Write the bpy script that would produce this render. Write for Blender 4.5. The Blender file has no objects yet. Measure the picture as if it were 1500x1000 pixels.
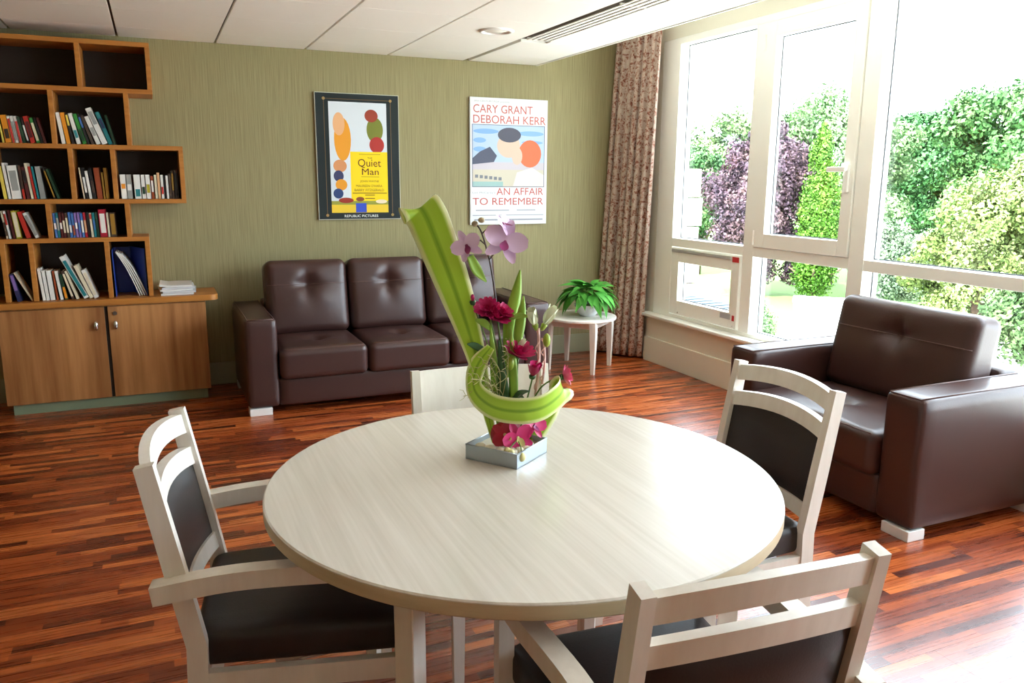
import bpy, bmesh, math, random
import numpy as np
from mathutils import Vector, Matrix
random.seed(7); rng = np.random.default_rng(7)
scene = bpy.context.scene
COL = scene.collection
PI = math.pi

# ------------------------------------------------------------------ camera
F = 1170.5; YAW, PITCH, ROLL = 0.41737, 0.19951, 0.0070
CAM = Vector((0, 0, 1.5))
fw = Vector((math.sin(YAW)*math.cos(PITCH), math.cos(YAW)*math.cos(PITCH), -math.sin(PITCH)))
r0 = fw.cross(Vector((0, 0, 1))).normalized(); u0 = r0.cross(fw)
rt = math.cos(ROLL)*r0 + math.sin(ROLL)*u0; up = -math.sin(ROLL)*r0 + math.cos(ROLL)*u0
cd = bpy.data.cameras.new('camera'); cd.sensor_width = 36; cd.lens = F/1500*36
cd.clip_start = 0.05; cd.clip_end = 500
cam = bpy.data.objects.new('camera', cd); COL.objects.link(cam)
m = Matrix.Identity(4)
for i, v in enumerate((rt, up, -fw)):
    for j in range(3): m[j][i] = v[j]
m.translation = CAM; cam.matrix_world = m
scene.camera = cam

# ------------------------------------------------------------------ world, sun, exposure
w = bpy.data.worlds.new('sky'); scene.world = w; w.use_nodes = True
bgn = w.node_tree.nodes['Background']; bgn.inputs[0].default_value = (0.76, 0.88, 1.0, 1); bgn.inputs[1].default_value = 10.5
sl = bpy.data.lights.new('sun', 'SUN'); sl.energy = 22; sl.angle = 0.01; sl.color = (1, .98, .93)
so = bpy.data.objects.new('sun', sl); COL.objects.link(so); so.location = (-20, -12, 30)
so.rotation_euler = Vector((1, .45, -1.25)).to_track_quat('-Z', 'Y').to_euler()
vs = scene.view_settings; vs.view_transform = 'Standard'; vs.look = 'None'; vs.gamma = 1; vs.use_curve_mapping = False
vs.exposure = 0.65
cy = scene.cycles; cy.use_denoising = True; cy.max_bounces = 10; cy.diffuse_bounces = 6; cy.glossy_bounces = 4
cy.transparent_max_bounces = 16; cy.sample_clamp_indirect = 8; cy.caustics_reflective = False; cy.caustics_refractive = False
def portal(y0, y1, z0, z1, X):
    l = bpy.data.lights.new('window_portal', 'AREA'); l.shape = 'RECTANGLE'; l.size = y1-y0; l.size_y = z1-z0
    l.cycles.is_portal = True
    o = bpy.data.objects.new('window_portal', l); COL.objects.link(o); o.location = (X, (y0+y1)/2, (z0+z1)/2)
    o.rotation_euler = Matrix(((0, 0, 1), (1, 0, 0), (0, 1, 0))).to_euler()   # -Z faces the room (-X)

# ------------------------------------------------------------------ material helpers
def srgb(r, g, b):
    f = lambda c: (c/255/12.92) if c/255 <= .04045 else ((c/255+.055)/1.055)**2.4
    return (f(r), f(g), f(b), 1)
MATS = {}
def mat(name, col, rough=.5, metal=0, spec=.5, emit=None):
    if name in MATS: return MATS[name]
    m = bpy.data.materials.new(name); m.use_nodes = True
    b = m.node_tree.nodes['Principled BSDF']
    b.inputs['Base Color'].default_value = col if len(col) == 4 else (*col, 1)
    b.inputs['Roughness'].default_value = rough; b.inputs['Metallic'].default_value = metal
    b.inputs['Specular IOR Level'].default_value = spec
    if emit: b.inputs['Emission Color'].default_value = (*emit[:3], 1); b.inputs['Emission Strength'].default_value = emit[3]
    MATS[name] = m
    return m
class NT:
    def __init__(s, m): s.t = m.node_tree; s.b = s.t.nodes['Principled BSDF']
    def n(s, typ, **kw):
        nd = s.t.nodes.new(typ)
        for k, v in kw.items():
            if k.startswith('i_'): nd.inputs[k[2:].replace('_', ' ')].default_value = v
            else: setattr(nd, k, v)
        return nd
    def l(s, a, b): s.t.links.new(a, b)
    def math(s, op, a, b=None):
        nd = s.t.nodes.new('ShaderNodeMath'); nd.operation = op
        for i, v in enumerate((a, b)):
            if v is None: continue
            if isinstance(v, (int, float)): nd.inputs[i].default_value = v
            else: s.l(v, nd.inputs[i])
        return nd.outputs[0]
    def ramp(s, fac, stops, interp='LINEAR'):
        nd = s.t.nodes.new('ShaderNodeValToRGB'); nd.color_ramp.interpolation = interp
        e = nd.color_ramp.elements
        while len(e) < len(stops): e.new(.5)
        for k, (p, c) in enumerate(stops): e[k].position = p; e[k].color = c if len(c) == 4 else (*c, 1)
        s.l(fac, nd.inputs[0]); return nd.outputs[0]
    def mix(s, fac, a, b, mode='MIX'):
        nd = s.t.nodes.new('ShaderNodeMixRGB'); nd.blend_type = mode
        for i, v in ((0, fac), (1, a), (2, b)):
            if isinstance(v, (int, float)): nd.inputs[i].default_value = v
            elif isinstance(v, tuple): nd.inputs[i].default_value = v if len(v) == 4 else (*v, 1)
            else: s.l(v, nd.inputs[i])
        return nd.outputs[0]
def noise(nt, vec, scale, detail=3, rough=.5):
    nd = nt.n('ShaderNodeTexNoise'); nd.inputs['Scale'].default_value = scale; nd.inputs['Detail'].default_value = detail
    nd.inputs['Roughness'].default_value = rough
    if vec is not None: nt.l(vec, nd.inputs['Vector'])
    return nd.outputs[0]
def mapped(nt, src, scale, rot=(0, 0, 0)):
    tc = nt.n('ShaderNodeTexCoord'); mp = nt.n('ShaderNodeMapping'); nt.l(tc.outputs[src], mp.inputs[0])
    mp.inputs['Scale'].default_value = scale; mp.inputs['Rotation'].default_value = rot
    return mp.outputs[0]
def wood(name, c1, c2, scale, rough=.4, src='Object', spec=.4):
    if name in MATS: return MATS[name]
    m = mat(name, c1, rough, spec=spec); nt = NT(m)
    v = mapped(nt, src, scale)
    f = noise(nt, v, 1.0, 5, .6); g = noise(nt, v, .25, 2)
    ff = nt.math('ADD', nt.math('MULTIPLY', f, .6), nt.math('MULTIPLY', g, .5))
    nt.l(nt.ramp(ff, ((.38, c1), (.72, c2))), nt.b.inputs['Base Color'])
    return m
def wallpaper():
    m = mat('wallpaper', (.33, .29, .15), .75, spec=.2); nt = NT(m)
    v = mapped(nt, 'Object', (1, 1, 1))
    f = noise(nt, mapped(nt, 'Object', (160, 160, 3)), 1, 4, .6)
    g = noise(nt, v, .8, 2)
    c = nt.ramp(f, ((.3, srgb(130, 121, 86)), (.7, srgb(156, 146, 108))))
    nt.l(c, nt.b.inputs['Base Color'])
    bp = nt.n('ShaderNodeBump'); bp.inputs['Strength'].default_value = .15; nt.l(f, bp.inputs['Height']); nt.l(bp.outputs[0], nt.b.inputs['Normal'])
    return m
def floor_mat():
    m = mat('strip_floor', (.2, .06, .02), .28, spec=.9); nt = NT(m)
    geo = nt.n('ShaderNodeNewGeometry'); sp = nt.n('ShaderNodeSeparateXYZ'); nt.l(geo.outputs['Position'], sp.inputs[0])
    X, Y = sp.outputs[0], sp.outputs[1]
    row = nt.math('FLOOR', nt.math('DIVIDE', nt.math('ADD', Y, 20), .04))
    wn = nt.n('ShaderNodeTexWhiteNoise'); wn.noise_dimensions = '1D'; nt.l(row, wn.inputs['W'])
    colm = nt.math('FLOOR', nt.math('DIVIDE', nt.math('ADD', X, nt.math('MULTIPLY', wn.outputs[0], 7.0)), .42))
    cb = nt.n('ShaderNodeCombineXYZ'); nt.l(colm, cb.inputs[0]); nt.l(row, cb.inputs[1])
    w2 = nt.n('ShaderNodeTexWhiteNoise'); w2.noise_dimensions = '2D'; nt.l(cb.outputs[0], w2.inputs['Vector'])
    base = nt.ramp(w2.outputs[0], ((0, srgb(78, 28, 14)), (.35, srgb(134, 56, 24)), (.65, srgb(168, 78, 34)), (1, srgb(204, 112, 54))))
    mp = nt.n('ShaderNodeMapping'); nt.l(geo.outputs['Position'], mp.inputs[0]); mp.inputs['Scale'].default_value = (3, 90, 1)
    st = noise(nt, mp.outputs[0], 1, 4, .65)
    shade = nt.ramp(st, ((.3, (.45, .4, .4)), (.65, (1.15, 1.15, 1.15))))
    nt.l(nt.mix(1.0, base, shade, 'MULTIPLY'), nt.b.inputs['Base Color'])
    nt.l(nt.math('ADD', .22, nt.math('MULTIPLY', st, .12)), nt.b.inputs['Roughness'])
    return m
def leather(name, c, rough=.36):
    m = mat(name, c, rough, spec=.5); nt = NT(m)
    v = mapped(nt, 'Object', (1, 1, 1))
    f = noise(nt, v, 220, 2); g = noise(nt, v, 9, 3)
    bp = nt.n('ShaderNodeBump'); bp.inputs['Strength'].default_value = .12; bp.inputs['Distance'].default_value = .003
    nt.l(nt.math('ADD', f, nt.math('MULTIPLY', g, 1.5)), bp.inputs['Height']); nt.l(bp.outputs[0], nt.b.inputs['Normal'])
    return m
def curtain_mat():
    m = mat('curtain_fabric', (.4, .3, .25), .85, spec=.1); nt = NT(m)
    v = mapped(nt, 'Object', (1, 1, 1))
    w1 = nt.n('ShaderNodeTexVoronoi'); w1.feature = 'SMOOTH_F1'; w1.inputs['Scale'].default_value = 38
    wv = nt.n('ShaderNodeTexNoise'); wv.inputs['Scale'].default_value = 20; nt.l(v, wv.inputs['Vector'])
    nt.l(nt.mix(.12, v, wv.outputs['Color'], 'ADD'), w1.inputs['Vector'])
    f = noise(nt, v, 45, 3, .6)
    fac = nt.math('ADD', nt.math('MULTIPLY', w1.outputs[0], .9), nt.math('MULTIPLY', f, .55))
    c = nt.ramp(fac, ((.40, srgb(122, 72, 58)), (.52, srgb(158, 112, 94)), (.60, srgb(178, 152, 138)), (.8, srgb(196, 176, 162))))
    nt.l(c, nt.b.inputs['Base Color'])
    return m
def glass_mat():
    m = bpy.data.materials.new('window_glass'); m.use_nodes = True; t = m.node_tree; t.nodes.clear()
    o = t.nodes.new('ShaderNodeOutputMaterial'); tr = t.nodes.new('ShaderNodeBsdfTransparent'); gl = t.nodes.new('ShaderNodeBsdfGlossy')
    tr.inputs[0].default_value = (.97, .985, .98, 1); gl.inputs['Roughness'].default_value = .02
    lw = t.nodes.new('ShaderNodeLayerWeight'); lw.inputs[0].default_value = .5
    pw = t.nodes.new('ShaderNodeMath'); pw.operation = 'POWER'; t.links.new(lw.outputs['Facing'], pw.inputs[0]); pw.inputs[1].default_value = 5
    fr = t.nodes.new('ShaderNodeMath'); fr.operation = 'MULTIPLY_ADD'; t.links.new(pw.outputs[0], fr.inputs[0]); fr.inputs[1].default_value = .6; fr.inputs[2].default_value = .03
    mx = t.nodes.new('ShaderNodeMixShader'); t.links.new(fr.outputs[0], mx.inputs[0]); t.links.new(tr.outputs[0], mx.inputs[1]); t.links.new(gl.outputs[0], mx.inputs[2])
    t.links.new(mx.outputs[0], o.inputs[0]); return m
def leaf_ribbon_mat():
    m = mat('variegated_leaf', (.3, .5, .05), .45, spec=.4); nt = NT(m)
    uv = nt.n('ShaderNodeUVMap'); sp = nt.n('ShaderNodeSeparateXYZ'); nt.l(uv.outputs[0], sp.inputs[0])
    st = noise(nt, mapped(nt, 'UV', (60, 1.2, 1)), 1, 2)
    f = nt.math('ADD', sp.outputs[0], nt.math('MULTIPLY', nt.math('SUBTRACT', st, .5), .10))
    c = nt.ramp(f, ((0, srgb(232, 238, 186)), (.09, srgb(222, 232, 150)), (.15, srgb(160, 198, 50)), (.40, srgb(172, 208, 62)), (.48, srgb(124, 168, 36)), (.52, srgb(124, 168, 36)), (.60, srgb(172, 208, 62)), (.85, srgb(160, 198, 50)), (.91, srgb(222, 232, 150)), (1, srgb(236, 240, 196))))
    nt.l(c, nt.b.inputs['Base Color']); return m
def foliage_mat(name, c1, c2, c3, dim=1.0):
    m = mat(name, c1, .6, spec=.25); nt = NT(m)
    tc = nt.n('ShaderNodeTexCoord')
    f = noise(nt, tc.outputs['Object'], 1.3, 4, .7)
    c1, c2, c3 = [(c[0]*dim, c[1]*dim, c[2]*dim, 1) for c in (c1, c2, c3)]
    nt.l(nt.ramp(f, ((.3, c1), (.5, c2), (.7, c3))), nt.b.inputs['Base Color']); return m

M = dict(
    wall=wallpaper(), floor=floor_mat(), leather=leather('brown_leather', srgb(62, 38, 34)),
    vinyl=leather('dark_vinyl', srgb(34, 25, 23), .46), curtain=curtain_mat(), glass=glass_mat(),
    cream=mat('cream_paint', srgb(226, 222, 204), .45), white=mat('white_paint', srgb(244, 242, 235), .4), frame=mat('window_frame_white', srgb(246, 244, 236), .35),
    tile=mat('ceiling_tile', srgb(249, 246, 237), .8, spec=.2), dark=mat('dark_void', (.02, .018, .015), .8),
    shelf=wood('shelf_wood', srgb(160, 98, 38), srgb(190, 126, 56), (6, 6, 40), .4),
    shelfh=wood('shelf_board_wood', srgb(160, 98, 38), srgb(190, 126, 56), (3, 40, 40), .4),
    door=wood('door_wood', srgb(136, 86, 46), srgb(188, 134, 82), (22, 22, 1.3), .38),
    plinth=mat('green_plinth', srgb(128, 140, 112), .6),
    beech=wood('limed_wood', srgb(224, 216, 204), srgb(238, 232, 222), (30, 30, 4), .42),
    table=wood('pale_table_laminate', srgb(208, 200, 187), srgb(223, 216, 205), (95, 2.6, 10), .25, spec=.7),
    edge=wood('table_edging', srgb(186, 166, 132), srgb(206, 188, 156), (6, 6, 60), .4),
    steel=mat('zinc', (.40, .45, .48), .42, .85), chrome=mat('chrome', (.75, .75, .75), .2, 1),
    foot=mat('silver_foot', srgb(226, 226, 224), .35), seam=mat('seam_thread_sheen', srgb(92, 66, 60), .4),  # seam thread lightened, the sheen along the seams is in its colour
    ribbon=leaf_ribbon_mat(), stem=mat('green_stem', srgb(96, 130, 52), .5), darkstem=mat('dark_stem', srgb(70, 48, 40), .5),
    leafg=mat('blade_leaf', srgb(140, 178, 62), .45), leafd=mat('dark_leaf', srgb(52, 92, 46), .45),
    plant=foliage_mat('pot_plant_leaf', srgb(40, 104, 34), srgb(74, 150, 52), srgb(126, 190, 92)),
    magenta=mat('magenta_petal', srgb(198, 38, 108), .5), pinkl=mat('pink_petal', srgb(222, 92, 140), .5), red=mat('red_petal', srgb(172, 14, 40), .45),
    orchid=mat('orchid_petal', srgb(226, 196, 228), .5), orchidlip=mat('orchid_lip', srgb(146, 50, 110), .5), cerise=mat('cerise_petal', srgb(206, 36, 110), .45),
    dusty=mat('dusty_pink_petal', srgb(206, 130, 160), .5), lily=mat('lily_petal', srgb(226, 232, 204), .45), bud=mat('bud', srgb(150, 168, 50), .5),
    cream_bud=mat('cream_bud', srgb(222, 214, 150), .5), twig=mat('dry_twig', srgb(186, 176, 128), .7), twine=mat('pink_twine', srgb(226, 186, 176), .7),
    sand=mat('sand', srgb(206, 196, 180), .9), pebble=mat('pebble', srgb(222, 214, 188), .5), pot=mat('white_pot', srgb(236, 238, 240), .25),
    soil=mat('soil', srgb(60, 44, 34), .9), paper=mat('paper', srgb(236, 234, 226), .7),
)

# ------------------------------------------------------------------ geometry helpers
def obj(name, bm, material, parent=None, smooth=False, autos=None):
    if isinstance(bm, bmesh.types.BMesh):
        me = bpy.data.meshes.new(name); bmesh.ops.recalc_face_normals(bm, faces=bm.faces); bm.to_mesh(me); bm.free()
    else: me = bm
    if material is not None and len(me.materials) == 0:
        for mm in (material if isinstance(material, (list, tuple)) else [material]): me.materials.append(mm)
    if smooth:
        me.polygons.foreach_set('use_smooth', [True]*len(me.polygons))
        if autos is not None:
            try: me.set_sharp_from_angle(angle=autos)
            except Exception: pass
    o = bpy.data.objects.new(name, me); COL.objects.link(o)
    if parent is not None: o.parent = parent
    return o
def empty(name, loc=(0, 0, 0), rz=0):
    o = bpy.data.objects.new(name, None); COL.objects.link(o); o.location = loc; o.rotation_euler = (0, 0, rz); o.empty_display_size = .1
    return o
def tag(o, label=None, cat=None, group=None, kind=None):
    if label: o['label'] = label
    if cat: o['category'] = cat
    if group: o['group'] = group
    if kind: o['kind'] = kind
    return o
def append(bm, t, M4=None):
    if M4 is not None: bmesh.ops.transform(t, matrix=M4, verts=t.verts)
    me = bpy.data.meshes.new('tmp'); t.to_mesh(me); t.free(); bm.from_mesh(me); bpy.data.meshes.remove(me)
def NB(): return bmesh.new()
def box(bm, x0, x1, y0, y1, z0, z1, bev=0, seg=2, M4=None):
    t = bmesh.new(); bmesh.ops.create_cube(t, size=1)
    bmesh.ops.scale(t, vec=(x1-x0, y1-y0, z1-z0), verts=t.verts)
    bmesh.ops.translate(t, vec=((x0+x1)/2, (y0+y1)/2, (z0+z1)/2), verts=t.verts)
    if bev: bmesh.ops.bevel(t, geom=t.edges[:], offset=bev, segments=seg, profile=.5, affect='EDGES')
    append(bm, t, M4); return bm
def B(*a, **k): return box(NB(), *a, **k)
def prism(bm, pts, z0, z1, bev=0, M4=None):
    t = bmesh.new(); vs_ = [t.verts.new((x, y, z0)) for x, y in pts]; f = t.faces.new(vs_)
    r = bmesh.ops.extrude_face_region(t, geom=[f]); bmesh.ops.translate(t, vec=(0, 0, z1-z0), verts=[v for v in r['geom'] if isinstance(v, bmesh.types.BMVert)])
    bmesh.ops.recalc_face_normals(t, faces=t.faces)
    if bev:
        es = [e for e in t.edges if abs(e.verts[0].co.z-e.verts[1].co.z) < 1e-6]
        bmesh.ops.bevel(t, geom=es, offset=bev, segments=2, affect='EDGES')
    append(bm, t, M4); return bm
def sweep(bm, path, w, h, side=None, taper=None, cap=True):
    """rectangular bar along path; w across 'side', h across the other normal"""
    P = [Vector(p) for p in path]; rings = []
    for i, p in enumerate(P):
        d = (P[min(i+1, len(P)-1)]-P[max(i-1, 0)]).normalized()
        s = (Vector(side) if side is not None else Vector((0, 0, 1)).cross(d)); s = (s-d*s.dot(d)).normalized(); n = d.cross(s).normalized()
        k = taper[i] if taper else 1
        rings.append([bm.verts.new(p+s*a*w/2*k+n*b*h/2*k) for a, b in ((-1, -1), (1, -1), (1, 1), (-1, 1))])
    for a, b in zip(rings, rings[1:]):
        for j in range(4): bm.faces.new((a[j], a[(j+1) % 4], b[(j+1) % 4], b[j]))
    if cap: bm.faces.new(rings[0][::-1]); bm.faces.new(rings[-1])
    return bm
def tube(bm, path, rad, n=6):
    P = [Vector(p) for p in path]; rings = []
    R_ = rad if isinstance(rad, (list, tuple)) else [rad]*len(P)
    ref = Vector((.31, .87, .38))
    for i, p in enumerate(P):
        d = (P[min(i+1, len(P)-1)]-P[max(i-1, 0)]).normalized(); s = d.cross(ref)
        if s.length < .1: s = d.cross(Vector((1, 0, 0)))
        s.normalize(); t = d.cross(s)
        rings.append([bm.verts.new(p+(s*math.cos(2*PI*k/n)+t*math.sin(2*PI*k/n))*R_[i]) for k in range(n)])
    for a, b in zip(rings, rings[1:]):
        for j in range(n): bm.faces.new((a[j], a[(j+1) % n], b[(j+1) % n], b[j]))
    bm.faces.new(rings[0][::-1]); bm.faces.new(rings[-1]); return bm
def lathe(bm, prof, n=32, c=(0, 0, 0)):
    rings = []
    for r, z in prof:
        rings.append([bm.verts.new((c[0]+r*math.cos(2*PI*k/n), c[1]+r*math.sin(2*PI*k/n), c[2]+z)) for k in range(n)] if r > 1e-6 else [bm.verts.new((c[0], c[1], c[2]+z))])
    for a, b in zip(rings, rings[1:]):
        for j in range(n):
            q = [a[j % len(a)], a[(j+1) % len(a)], b[(j+1) % len(b)], b[j % len(b)]]
            u = []
            for v in q:
                if v not in u: u.append(v)
            if len(u) > 2: bm.faces.new(u)
    return bm
def bez(pts, n=16):
    P = [Vector(p) for p in pts]; out = []
    for k in range(len(P)-1):
        a, b, c, d = P[max(k-1, 0)], P[k], P[k+1], P[min(k+2, len(P)-1)]
        for i in range(n):
            t = i/n
            out.append(.5*((2*b)+(c-a)*t+(2*a-5*b+4*c-d)*t*t+(3*b-3*c+d-a)*t**3))
    out.append(P[-1]); return out
def ribbon(name, pts, widths, wvec, material, parent, n=8, thick=.0012, cup=0.0, across=7):
    """leaf strip through pts, per-point widths and width directions, with uv (u across, v along)"""
    path = bez(pts, n); N = len(path)
    W_ = bez([(a, 0, 0) for a in widths], n); V_ = bez(wvec, n)
    bm = NB(); uvl = bm.loops.layers.uv.new('UVMap'); rows = []
    for i, p in enumerate(path):
        d = (path[min(i+1, N-1)]-path[max(i-1, 0)]).normalized(); s = V_[i]-d*V_[i].dot(d); s.normalize(); nn = d.cross(s)
        rows.append([(bm.verts.new(p+s*(k/(across-1)-.5)*W_[i].x+nn*cup*W_[i].x*(2*abs(k/(across-1)-.5))**2), k/(across-1), i/(N-1)) for k in range(across)])
    for a, b in zip(rows, rows[1:]):
        for k in range(across-1):
            q = (a[k], a[k+1], b[k+1], b[k]); f = bm.faces.new([x[0] for x in q])
            for lp, x in zip(f.loops, q): lp[uvl].uv = (x[1], x[2])
    o = obj(name, bm, material, parent, smooth=True)
    md = o.modifiers.new('thickness', 'SOLIDIFY'); md.thickness = thick; md.offset = 0
    return o
def rbox(w, d, h, r, n=14, bulge=0, tuft=None, side=0):
    """soft cushion, centred, show face +z; bulge + tuft dimples [(x,y,depth,sigma)]"""
    bm = NB(); hs = (w/2, d/2, h/2)
    def soft(p):
        inner = [max(-hs[i]+r, min(hs[i]-r, p[i])) for i in range(3)]
        v = Vector([p[i]-inner[i] for i in range(3)])
        q = Vector(inner)+(v.normalized()*r if v.length > 1e-9 else v)
        return cdisp(q, hs, bulge, tuft or [], side)
    ts = [math.sin(PI/2*(2*i/n-1)) for i in range(n+1)]
    for ax in range(3):
        for sg in (-1, 1):
            g = []
            for a in ts:
                rowv = []
                for b in ts:
                    p = [0, 0, 0]; p[ax] = sg*hs[ax]; p[(ax+1) % 3] = a*hs[(ax+1) % 3]; p[(ax+2) % 3] = b*hs[(ax+2) % 3]
                    rowv.append(bm.verts.new(soft(p)))
                g.append(rowv)
            for i in range(n):
                for j in range(n): bm.faces.new((g[i][j], g[i+1][j], g[i+1][j+1], g[i][j+1]))
    bmesh.ops.remove_doubles(bm, verts=bm.verts, dist=1e-5)
    return bm
def cdisp(q, hs, bulge, tuft, side=0):
    t = max(0, q.z/hs[2]); u, v = q.x/hs[0], q.y/hs[1]
    q = q.copy()
    q.z += bulge*(1-u*u)*(1-v*v)*t
    for tx, ty, dep, sg in tuft:
        rr = (q.x-tx)**2+(q.y-ty)**2
        ang = math.atan2(q.y-ty, q.x-tx)
        q.z -= t*(dep*math.exp(-rr/sg**2)+.12*dep*math.exp(-rr/(3*sg)**2)*(1+math.cos(4*ang)))
    if side:
        q.x += side*(1-v*v)*(1-(q.z/hs[2])**2 if abs(q.z) < hs[2] else 0)*(1 if u > 0 else -1)*abs(u)**4
    return q
def text_mesh(s, x0, x1, z0, z1, y, material, parent, name='lettering'):
    cu = bpy.data.curves.new('t', 'FONT'); cu.body = s; cu.resolution_u = 3
    o = bpy.data.objects.new('t', cu); COL.objects.link(o)
    bpy.context.view_layer.update()
    me = bpy.data.meshes.new_from_object(o.evaluated_get(bpy.context.evaluated_depsgraph_get()))
    bpy.data.objects.remove(o); bpy.data.curves.remove(cu)
    v = np.array([q.co for q in me.vertices]); mn, mx = v.min(0), v.max(0)
    v = (v-mn)/np.maximum(mx-mn, 1e-6)
    for k, q in enumerate(me.vertices): q.co = (x0+v[k, 0]*(x1-x0), y, z0+v[k, 1]*(z1-z0))
    me.materials.clear()
    nw = len(s.split())
    if nw == 1: return obj(name, me, material, parent)
    xs_ = np.sort(v[:, 0]); iv = []                         # split the line into its words at the widest gaps
    for p in me.polygons:
        a = [v[k, 0] for k in p.vertices]; iv.append((min(a), max(a)))
    iv.sort(); gaps = []; end = iv[0][1]
    for a, b in iv:
        if a > end: gaps.append((a-end, (a+end)/2))
        end = max(end, b)
    cuts = sorted(g[1] for g in sorted(gaps)[-(nw-1):])
    for k in range(nw):
        lo = cuts[k-1] if k else -1; hi = cuts[k] if k < nw-1 else 2
        bm = bmesh.new(); bm.from_mesh(me)
        bmesh.ops.delete(bm, geom=[f for f in bm.faces if not lo <= (sum(q.co.x for q in f.verts)/len(f.verts)-x0)/(x1-x0) < hi], context='FACES')
        obj(name, bm, material, parent)
    bpy.data.meshes.remove(me)

# ================================================================== SETTING
YB, XW, ZC = 6.144, 3.80, 2.41
XL, YF = -2.6, -2.6
XE = 2.93                                              # edge of the suspended ceiling
tag(obj('wall_back', B(XL, XW+.3, YB, YB+.15, -.2, 2.9), M['wall']), kind='structure')
tag(obj('wall_left', B(XL-.15, XL, YF, YB+.15, -.2, 2.9), M['wall']), kind='structure')
tag(obj('wall_front', B(XL-.15, XW+.3, YF-.15, YF, -.2, 2.9), M['cream']), kind='structure')
YW0, YW1 = -.6, 5.63                                   # window opening
wr = NB(); box(wr, XW, XW+.25, YW1, YB, -.2, 2.9); box(wr, XW, XW+.25, YF, YW0, -.2, 2.9); box(wr, XW, XW+.25, YW0, YW1, 2.58, 2.9)
tag(obj('wall_right', wr, M['cream']), kind='structure')
lw = NB(); box(lw, 3.76, XW+.25, YF, 5.66, -.2, .385)
tag(obj('wall_under_window', lw, M['cream']), kind='structure')
tag(obj('baseboard_right', B(3.742, 3.76, YF, 5.665, 0, .208, .004), M['cream']), kind='structure')
tag(obj('baseboard_back', B(XL, XW, YB-.016, YB, 0, .165, .004), mat('baseboard_paint', srgb(150, 150, 122), .5)), kind='structure')
sill = tag(obj('trim_1', B(3.705, XW+.02, YF, 5.70, .385, .412, .008), M['white'], smooth=True, autos=.6), kind='structure')
# floor with laminate planks
floor = tag(obj('floor', B(XL-.15, XW+.3, YF-.15, YB+.15, -.2, -.012), M['dark']), kind='structure')
PW, PL = .2, 1.2
pm = {}
yy = YF; rowi = 0
while yy < YB-.001:
    y1 = min(yy+PW, YB); xx = XL-random.random()*PL
    while xx < XW:
        a, b = max(xx, XL), min(xx+PL, XW)
        if b-a > .02:
            key = (round(b-a, 3), round(y1-yy, 3))
            if key not in pm:
                me = bpy.data.meshes.new('plank'); t = B(0, b-a-.0006, 0, y1-yy-.0006, -.012, 0); t.to_mesh(me); t.free(); me.materials.append(M['floor']); pm[key] = me
            o = obj('plank', pm[key], None, floor); o.location = (a, yy, 0)
        xx += PL
    yy += PW; rowi += 1
# ceiling: slab, tiles, edge trim, recess above the window
ceil = tag(obj('ceiling', B(XL-.15, XE-.012, YF-.15, YB+.15, ZC+.022, 2.9), mat('ceiling_slab', srgb(90, 76, 60), .8)), kind='structure')
tm = {}
xs = [-.143-.61*k for k in range(4, 0, -1)]+[-.143+.61*k for k in range(0, 6)]; xs = [XL]+[x for x in xs if x > XL+.05]; xs[-1] = XE-.014
ys = sorted([5.76-.61*k for k in range(0, 14)]+[YB]); ys = [YF]+[y for y in ys if y > YF+.05]
for i in range(len(xs)-1):
    for j in range(len(ys)-1):
        x0, x1, y0, y1 = xs[i]+.007, xs[i+1]-.007, ys[j]+.002, ys[j+1]-.002
        if i == len(xs)-2:                                  # bay with the slot diffuser
            x0 = 2.33+.004
            if y0 < 5.05: x0 = 2.525
            if ys[j] < 5.05 < ys[j+1]: y1 = ys[j+1]-.001
        key = (round(x1-x0, 3), round(y1-y0, 3))
        if key not in tm:
            me = bpy.data.meshes.new('ceiling_tile'); t = B(0, x1-x0, 0, y1-y0, 0, .02, .0015, 1); t.to_mesh(me); t.free(); me.materials.append(M['tile']); tm[key] = me
        o = obj('ceiling_tile', tm[key], None, ceil); o.location = (x0, y0, ZC)
tag(obj('trim_2', B(XE-.014, XE, YF, YB, ZC-.004, 2.9), M['white']), kind='structure')
tag(obj('ceiling_recess', B(XE-.01, XW+.3, YF-.15, YB+.15, 2.75, 2.9), M['tile']), kind='structure')
# slot diffuser
vent = tag(empty('slot_diffuser', (2.43, 4.5, ZC)), 'long white slotted air diffuser set in the ceiling near the window', 'air vent')
obj('housing', B(-.09, .09, -1.7, .55, .03, .06), mat('vent_inside', srgb(120, 108, 90), .8), vent)
for x, wd in ((-.094, .018), (-.058, .024), (-.016, .024), (.026, .024), (.068, .026)):
    obj('blade', B(x, x+wd, -1.7, .55, -.003, .001), M['tile'], vent)
for y in (.55, -.62): obj('frame_end', B(-.094, .094, y, y+.013, -.002, .012), M['tile'], vent)
# downlights
def downlight(x, y, label):
    d = tag(empty('ceiling_downlight', (x, y, ZC)), label, 'ceiling light')
    obj('trim_ring', lathe(NB(), [(.082, -.002), (.088, -.011), (.104, -.011), (.112, -.002), (.112, .01), (.082, .01)], 40), M['white'], d, True)
    obj('diffuser', lathe(NB(), [(0, -.002), (.07, -.002), (.076, .006), (0, .012)], 40), mat('lamp_diffuser', srgb(245, 240, 226), .4), d, True)
downlight(2.033, 4.86, 'round white recessed ceiling light beside the slot diffuser')
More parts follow.
